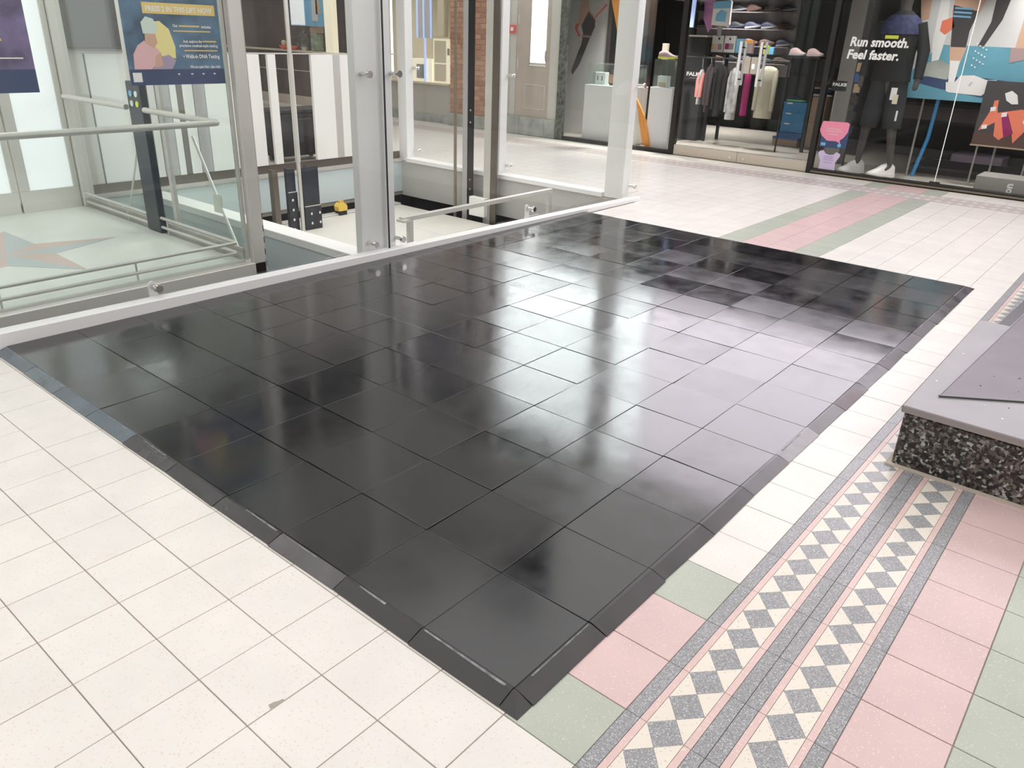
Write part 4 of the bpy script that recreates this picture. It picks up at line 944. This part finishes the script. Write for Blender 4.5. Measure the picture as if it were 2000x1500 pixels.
# small red poster
rp = thing('sports_poster', (9.2, .75, .4), 'small framed poster of red cut shapes and white shoes at right', 'poster')
PX2 = 9.20
def pg(nm, pts, m, d): build(nm, MB().poly([(PX2, y, z) for y, z in pts], (-.0008 * d, 0, 0)), m, rp)
box('board', PX2, PX2 + .03, .30, 1.02, .455, 1.12, 'print_dark', rp); box('bottom_frame', PX2 - .012, PX2 + .03, .30, 1.025, .44, .454, 'cardboard', rp)
pg('print_ground', [(1.02, .456), (.30, .456), (.30, .62), (1.02, .58)], 'shoe_brown', 1)
pg('print_red', [(.985, .60), (.90, .86), (.86, .88), (.84, .80), (.62, .85), (.45, .82), (.52, .66), (.62, .50), (.66, .62), (.76, .52), (.82, .56), (.84, .70)], 'coral', 2)
pg('print_red', [(.90, .92), (.86, .93), (.85, .78), (.90, .74)], 'coral', 1.6)
pg('print_dark_fold', [(.80, .78), (.72, .55), (.64, .60), (.74, .80)], 'fab_magenta', 2.6)
for y, z in ((.92, .85), (.96, .66), (.80, .80)): pg('print_tab', [(y, z), (y - .05, z + .012), (y - .055, z - .03), (y - .005, z - .042)], 'print_white', 3)
pg('print_shoe', [(.82, 1.00), (.76, 1.03), (.70, .99), (.67, .90), (.73, .895), (.79, .93)], 'shoe_white', 3)
pg('print_shoe', [(.56, .84), (.50, .86), (.34, .74), (.34, .64), (.50, .64), (.58, .72)], 'shoe_white', 3)
for y in (.95, .45): tube('stand_leg', [(PX2 + .02, y, 0), (PX2 + .02, y, .44)], .010, 'column_grey', rp, 8)
# grey display cube and low platform
cb = thing('display_cube', (8.85, .5, 0), 'grey display cube with white logo in the window corner', 'cube')
box('cube', 8.74, 9.15, .1, .80, .001, .185, 'column_grey', cb, .004); text('logo', 'on', .10, (8.7385, .44, .035), (0, 0, 1), (0, 1, 0), 'print_white', cb, .004)
pf_ = thing('low_platform', (10.1, 1.2, 0), 'low dark platform on the shop floor behind the posters', 'platform')
box('platform_top', 9.75, 10.6, .6, 1.75, .06, .09, 'charcoal', pf_); box('platform_base', 9.8, 10.55, .65, 1.7, .001, .059, 'black', pf_)
tag(box('storage_crate', 10.8, 11.3, .9, 1.5, .001, .16, 'print_lilac', None, .01), 'small lilac crate on the shop floor at the back', 'crate')
ctr = thing('dark_counter', (11.8, 1.6, 0), 'long dark shop counter behind the mannequin', 'counter')
box('counter_body', 11.5, 12.3, -1.5, 2.5, .001, .50, 'shop_dark', ctr); box('counter_band', 11.49, 12.3, -1.5, 2.5, .501, .68, 'brown_panel', ctr); box('counter_top', 11.48, 12.3, -1.52, 2.52, .681, .72, 'black', ctr)

# ------------------------------------------------------------------ window left of the doors: plinths, cases, runner board, orange fins
def plinth(y0, y1, x0, x1, h, label):
    t = thing('display_plinth', ((x0 + x1) / 2, (y0 + y1) / 2, 0), label, 'plinth'); box('plinth_body', x0, x1, y0, y1, .001, h, 'white_paint', t, .004); return t
plinth(5.28, 6.03, 8.74, 9.25, .785, 'wide white display plinth left of the corner post')
plinth(4.60, 4.95, 8.74, 8.98, .82, 'narrow white display plinth beside the black upright')
def case(y0, y1, z0, z1, label, xb=9.2):
    t = thing('glass_case', (9.0, (y0 + y1) / 2, z0), label, 'glass case')
    box('pane', 8.76, 8.766, y0, y1, z0, z1, 'glass_case', t); box('pane', xb, xb + .006, y0, y1, z0, z1, 'glass_case', t)
    box('pane', 8.7665, xb - .0005, y0, y0 + .006, z0, z1, 'glass_case', t); box('pane', 8.7665, xb - .0005, y1 - .006, y1, z0, z1, 'glass_case', t); box('lid', 8.76, xb + .006, y0, y1, z1, z1 + .008, 'glass_case', t)
case(5.30, 6.0, .786, 1.06, 'glass case of small products on the wide white plinth')
case(4.62, 4.93, .821, 1.16, 'glass case on the narrow white plinth', 8.95)
t = thing('gadget_box', (8.95, 5.9, .787), 'white gadget box with two dark slots in the glass case', 'box'); box('carton', 8.9, 9.0, 5.80, 5.97, .787, .95, 'white_paint', t, .003)
for y in (5.93, 5.855): box('slot', 8.897, 8.8995, y - .012, y, .84, .90, 'black', t)
t = thing('brown_pouch', (8.95, 5.68, .787), 'dark red brown pouch in the glass case', 'pouch'); build('pouch', MB().loft([ring(8.96, 5.68, .04, .075, .787), ring(8.96, 5.68, .05, .08, .86), ring(8.96, 5.68, .04, .07, .95), ring(8.96, 5.68, .02, .06, .99)]), 'fab_brown', t, smooth=True); box('flap', 8.90, 8.912, 5.63, 5.73, .82, .93, 'brick_c', t)
t = thing('clear_bottle', (8.95, 5.47, .787), 'clear bottle standing in the glass case', 'bottle'); build('bottle_body', MB().loft([ring(8.95, 5.47, .03, .035, z, 14) for z in (.787, .95)] + [ring(8.95, 5.47, .015, .017, .99, 14)]), 'print_mint', t, smooth=True); build('cap', MB().loft([ring(8.95, 5.47, .016, .018, z, 14) for z in (.991, 1.02)]), 'print_white', t)
t = thing('gadget_box', (8.87, 4.82, .822), 'white and peach product box on the narrow plinth', 'box'); box('carton', 8.83, 8.92, 4.75, 4.90, .822, .96, 'white_paint', t, .003); box('print', 8.827, 8.8295, 4.77, 4.88, .83, .88, 'tan_tag', t)
shoe((8.85, 4.92, 1.169), -math.pi / 2, 'shoe_rose', 'lime', 'pink trainer with yellow sole above the narrow plinth')
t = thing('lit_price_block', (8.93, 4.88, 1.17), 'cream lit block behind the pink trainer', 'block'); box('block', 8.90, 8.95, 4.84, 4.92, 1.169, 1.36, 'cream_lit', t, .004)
t = thing('video_screen', (9.8, 5.1, 1.55), 'pale blue screen at the top behind the corner post', 'screen'); box('display', 9.8, 9.82, 4.98, 5.14, 1.58, 2.0, 'blue_glow', t); box('bezel', 9.821, 9.85, 4.97, 5.15, 1.57, 2.01, 'black', t); tube('stand', [(9.835, 5.06, 0), (9.835, 5.06, 1.57)], .015, 'charcoal', t, 8)
# orange fins
def fin(pts, label):
    t = thing('orange_fin', (8.70, pts[0][0], min(p[1] for p in pts)), label, 'display'); build('fin', MB().poly([(8.70, y, z) for y, z in pts], (.03, 0, 0)), 'orange', t)
fin([(5.68, 1.94), (5.42, 1.94), (5.44, 1.30), (5.47, 1.32)], 'tall orange tapering fin hanging in the window behind the corner post')
fin([(4.96, .052), (4.85, .052), (4.98, .45), (5.14, .68)], 'short orange spike on the floor between the white plinths')
# runner board
rb = thing('runner_board', (9.45, 6.6, 0), 'tall pale board with a leaping runner figure in the left window', 'poster')
box('board', 9.45, 9.47, 6.19, 7.0, .001, 2.05, 'sky_print', rb)
def pr_(nm, pts, m, d): build(nm, MB().poly([(9.449, y, z) for y, z in pts], (-.001 * d, 0, 0)), m, rb)
def at9(px, py):
    d = R0 * ((px - 1000) / FPX) + R1 * ((py - 750) / FPX) + R2; k = (9.449 - CAM.x) / d.x; p = CAM + d * k; return (p.y, p.z)
pr_('print_torso', [at9(*p) for p in ((1136, 0), (1150, 0), (1152, 20), (1160, 30), (1158, 55), (1145, 58), (1130, 45), (1131, 25))], 'print_skin', 1.5)
pr_('print_shirt', [at9(*p) for p in ((1150, 22), (1163, 40), (1160, 58), (1140, 70), (1136, 50))], 'print_dark', 2)
pr_('print_leg', [at9(*p) for p in ((1158, 45), (1163, 50), (1150, 80), (1140, 105), (1132, 125), (1118, 146), (1116, 138), (1124, 115), (1136, 85), (1140, 60))], 'fab_brown', 2.4)
pr_('print_band', [at9(*p) for p in ((1137, 68), (1155, 70), (1154, 74), (1136, 72))], 'shoe_rose', 3)
pr_('print_arm', [at9(*p) for p in ((1132, 46), (1125, 46), (1123, 55), (1130, 72), (1134, 70), (1128, 56))], 'red', 2.6)
pr_('print_arm', [at9(*p) for p in ((1158, 40), (1185, 12), (1188, 8), (1184, 8), (1162, 33))], 'red', 2.6)
box('side_panel', 9.44, 9.447, 6.12, 6.185, .3, 2.05, 'screen_dark', rb)

# ------------------------------------------------------------------ facade further left
struct(box('wall_pilaster', FX - .025, FX + .02, 6.285, 6.42, 0, 2.2, 'marble_green'))
struct(box('wall_door_surround', FX + .03, FX + .2, 6.42, 7.62, 0, 2.2, 'facade_grey'))
for n, (y0, y1) in enumerate(((6.43, 6.60), (7.24, 7.34))): struct(box('trim_%d' % (n + 2), FX, FX + .03, y0, y1, .262, 2.2, 'facade_mould'))
dr = struct(link('door_1', None, (FX, 6.92, .26))); dr['label'] = 'grey brown panelled wooden door with tall white window'
box('door_slab', FX + .005, FX + .03, 6.605, 7.235, .262, 2.2, 'wood_door', dr)
box('door_window', FX - .001, FX + .0045, 6.68, 6.962, 1.03, 2.2, 'lit_white', dr)
box('window_bead', FX - .006, FX + .0045, 6.675, 6.97, .985, 1.008, 'print_white', dr)
for y0, y1, z0, z1 in ((6.66, 7.06, .715, .73), (6.66, 7.06, .38, .395), (7.045, 7.06, .396, .714), (6.66, 6.675, .396, .714)): box('panel_mould', FX - .002, FX + .0045, y0, y1, z0, z1, 'facade_mould', dr)
tube('door_handle', [(FX - .03, 6.645, 1.05), (FX - .045, 6.65, 1.12), (FX - .03, 6.655, 1.20)], .010, 'chrome', dr, 8)
for z in (.95, 1.55): box('hinge', FX - .004, FX + .0045, 7.19, 7.215, z, z + .12, 'facade_mould', dr)
cp = thing('fire_call_point', (FX, 7.30, 1.42), 'small red fire alarm call point beside the wooden door', 'alarm'); box('housing', FX - .04, FX - .001, 7.245, 7.35, 1.42, 1.53, 'red', cp, .004); box('face_plate', FX - .043, FX - .0402, 7.27, 7.325, 1.45, 1.50, 'print_white', cp)
for n, (y0, y1) in enumerate(((6.425, 6.62), (6.622, 7.10), (7.102, 7.62), (7.622, 8.12), (8.122, 8.62))):
    tag(box('stone_block', FX - .05, FX + .02 if y1 < 7.63 else FX + .05, y0, y1, 0.0005, .26 if y1 < 7.63 else .19, 'stone_base', None, .006), ['grey stone block at the foot of the pilaster', 'grey stone doorstep under the wooden door', 'grey stone block left of the doorstep', 'grey stone base under the right of the brick pillar', 'grey stone base under the left of the brick pillar'][n], 'stone')
# brick pillar
bk = struct(link('wall_brick_pillar', None, (FX, 8.1, .19))); bk['label'] = 'orange red brick pillar standing on a grey stone base'
box('mortar_core', FX + .006, FX + .3, 7.63, 8.61, .191, 2.2, 'mortar', bk)
bm_ = {}
for m in ('brick_a', 'brick_b', 'brick_c'):
    mbk = MB().bbox(-.05, .0, -.1045, .1045, 0, .063, .003); me = bpy.data.meshes.new('brick'); me.from_pydata(mbk.v, [], mbk.f); me.materials.append(MATS[m]); bm_[m] = me
    mbk = MB().bbox(-.05, .0, -.049, .049, 0, .063, .003); me = bpy.data.meshes.new('brick'); me.from_pydata(mbk.v, [], mbk.f); me.materials.append(MATS[m]); bm_[m + 'h'] = me
for r in range(24):
    y = 7.635; z = .20 + r * .0745
    if r % 2: link('brick', bm_[random.choice(('brick_a', 'brick_b', 'brick_c')) + 'h'], (FX + .045 + random.uniform(-.003, .003), y + .049, z), bk); y += .109
    while y + .209 < 8.62:
        link('brick', bm_[random.choice(('brick_a', 'brick_a', 'brick_b', 'brick_c'))], (FX + .045 + random.uniform(-.003, .003), y + .1045, z), bk); y += .2195
    if y + .098 < 8.62: link('brick', bm_[random.choice(('brick_a', 'brick_b')) + 'h'], (FX + .045, y + .049, z), bk)
# cream shop beyond the pillar
struct(box('wall_cream_shop', FX + .02, FX + .06, 8.63, 11.55, 0, .60, 'facade_grey'))
struct(box('trim_4', FX - .02, FX + .019, 8.63, 11.55, 0.0005, .13, 'stone_base'))
struct(box('trim_5', FX - .03, FX + .06, 8.63, 11.55, .601, .63, 'cream'))
cs = thing('cream_cabinet', (8.8, 8.85, .63), 'cream display cabinet in the window left of the brick pillar', 'cabinet')
box('carcass', FX + .02, FX + .4, 8.64, 9.02, .632, 1.30, 'cream_lit', cs, .004); box('top_board', FX + .0, FX + .42, 8.63, 9.03, 1.301, 1.325, 'cream', cs); box('panel', FX + .008, FX + .0195, 8.72, 8.98, .66, .92, 'cream', cs); box('panel', FX + .008, FX + .0195, 8.72, 8.98, .94, 1.27, 'cream', cs)
box('vent', FX + .004, FX + .0195, 8.645, 8.685, 1.06, 1.16, 'stone_base', cs)
cs = thing('cream_counter', (8.8, 9.3, .63), 'low cream counter with dark opening left of the cabinet', 'counter')
box('counter_body', FX + .03, FX + .4, 9.06, 9.6, .632, .98, 'cream_lit', cs, .004); box('opening', FX + .02, FX + .0295, 9.25, 9.42, .68, .90, 'stone_base', cs)
bn = thing('blue_banner', (8.75, 9.1, .9), 'blue and white striped banner in the cream shop window', 'banner')
box('cloth', FX + .03, FX + .04, 9.05, 9.42, 1.30, 2.1, 'sky_print', bn)
for y in (9.06, 9.23, 9.38): box('stripe', FX + .024, FX + .0295, y, y + .035, 1.30, 2.1, 'blue_glow', bn)
tag(tube('banner_pole', [(FX + .0, 9.19, .632), (FX + .0, 9.19, 1.3)], .02, 'blue_glow'), 'blue upright pole under the striped banner', 'pole')
tag(box('cream_post', FX + .02, FX + .12, 8.78, 8.92, 1.326, 2.15, 'cream', None, .004), 'cream upright post on the cream cabinet', 'post')
for n, y in enumerate((9.70, 9.88, 10.05)):
    tag(tube('strip_lamp', [(FX + .05, y, .70 + .3 * (n == 0)), (FX + .05, y, 2.1)], .02, 'lit_white'), ['bright lamp tube nearest the blue banner', 'bright lamp tube in the middle of the cream shop', 'bright lamp tube farthest from the blue banner'][n], 'lamp')
struct(box('wall_cream_back', FX + .5, FX + .55, 8.63, 11.55, 0, 2.2, 'cream'))
struct(box('ceiling', FX, FX + .55, 8.63, 17, 2.1, 2.2, 'facade_grey'))
# brown shop seen past the shaft panels
struct(box('wall_brown_shop', FX, FX + .1, 11.9, 16.8, .17, .96, 'brown_panel'))
struct(box('trim_6', FX - .02, FX + .09, 11.9, 16.8, .0005, .169, 'beige'))
struct(box('trim_7', FX - .04, FX + .3, 11.62, 16.8, .961, .985, 'cream'))
struct(box('trim_8', FX - .012, FX - .001, 11.9, 16.8, .62, .635, 'beige'))
struct(box('wall_brown_back', FX + .6, FX + .7, 11.6, 16.8, 0, 2.2, 'brown_panel'))
tag(box('cream_pillar', FX - .01, FX + .12, 11.58, 11.80, .0, 2.2, 'cream_lit', None, .004), 'narrow lit cream pillar beside the blue poster', 'pillar')
bq = thing('shop_poster', (8.7, 12.4, 1.4), 'pale blue poster with blue figure in the brown shop window', 'poster')
box('board', FX + .05, FX + .06, 11.88, 12.90, 1.415, 2.1, 'sky_pack', bq); box('print', FX + .044, FX + .0495, 12.45, 12.88, 1.43, 2.1, 'frosted_glow', bq); box('print', FX + .044, FX + .0495, 12.05, 12.22, 1.5, 1.85, 'sky_print', bq); box('print', FX + .044, FX + .0495, 11.97, 12.1, 1.62, 1.85, 'tan_tag', bq)
tag(box('parcel', FX + .075, FX + .25, 12.16, 12.36, 1.30, 1.50, 'cardboard', None, .005), 'brown parcel in the brown shop window', 'parcel')
tag(box('parcel_stand', FX + .06, FX + .24, 12.17, 12.35, .986, 1.299, 'plant', None, .02), 'grey green stand under the brown parcel', 'stand')
pt = thing('window_plant', (8.75, 12.62, .986), 'grey green bushy plant on the brown shop sill', 'plant')
lv = MB()
for k in range(70):
    c = Vector((FX + .12 + random.gauss(0, .04), 12.62 + random.gauss(0, .05), 1.12 + random.gauss(0, .08))); d = Vector((random.gauss(0, 1), random.gauss(0, 1), random.gauss(.3, 1))).normalized() * .06; e = d.cross(Vector((.3, .5, .8))).normalized() * .018
    if c.z < 1.04: c.z = 1.04
    lv.add([c, c + d * .5 + e, c + d, c + d * .5 - e], [(0, 1, 2, 3)])
tag(build('foliage', lv, 'plant', pt), kind='stuff'); build('pot', MB().loft([ring(FX + .12, 12.62, r, r, z, 16) for r, z in ((.05, .986), (.065, 1.05))]), 'beige', pt)
for n, (y, m, lab) in enumerate(((12.95, 'coral', 'red bowl on the brown shop sill near the plant'), (13.25, 'coral', 'red bowl with pale fruit on the brown shop sill'))):
    t = thing('bowl', (FX + .1, y, .986), lab, 'bowl'); build('bowl_shell', MB().loft([ring(FX + .1, y, r, r * 1.3, z, 18) for r, z in ((.03, .986), (.07, 1.02), (.09, 1.06))]), m, t, smooth=True)
    if n: build('fruit', MB().loft([ring(FX + .1, y, r, r, z, 14) for r, z in ((.03, 1.061), (.05, 1.09), (.045, 1.13), (.02, 1.15))]), 'cream', t, smooth=True)
# black bin behind the shaft screen
bn2 = thing('black_case', (4.55, 6.95, 0), 'black wheeled case standing behind the shaft screen', 'case')
box('case_body', 4.08, 4.78, 6.85, 7.15, .06, .52, 'fab_black', bn2, .03); box('case_lid', 4.10, 4.76, 6.86, 7.14, .521, .57, 'charcoal', bn2, .015)
for x in (4.16, 4.70):
    for y in (6.9, 7.1): tube('wheel', [(x - .015, y, .032), (x + .015, y, .032)], .030, 'charcoal', bn2, 12)
tube('case_handle', [(4.3, 6.84, .46), (4.3, 6.80, .46), (4.5, 6.80, .46), (4.5, 6.84, .46)], .012, 'charcoal', bn2, 8)
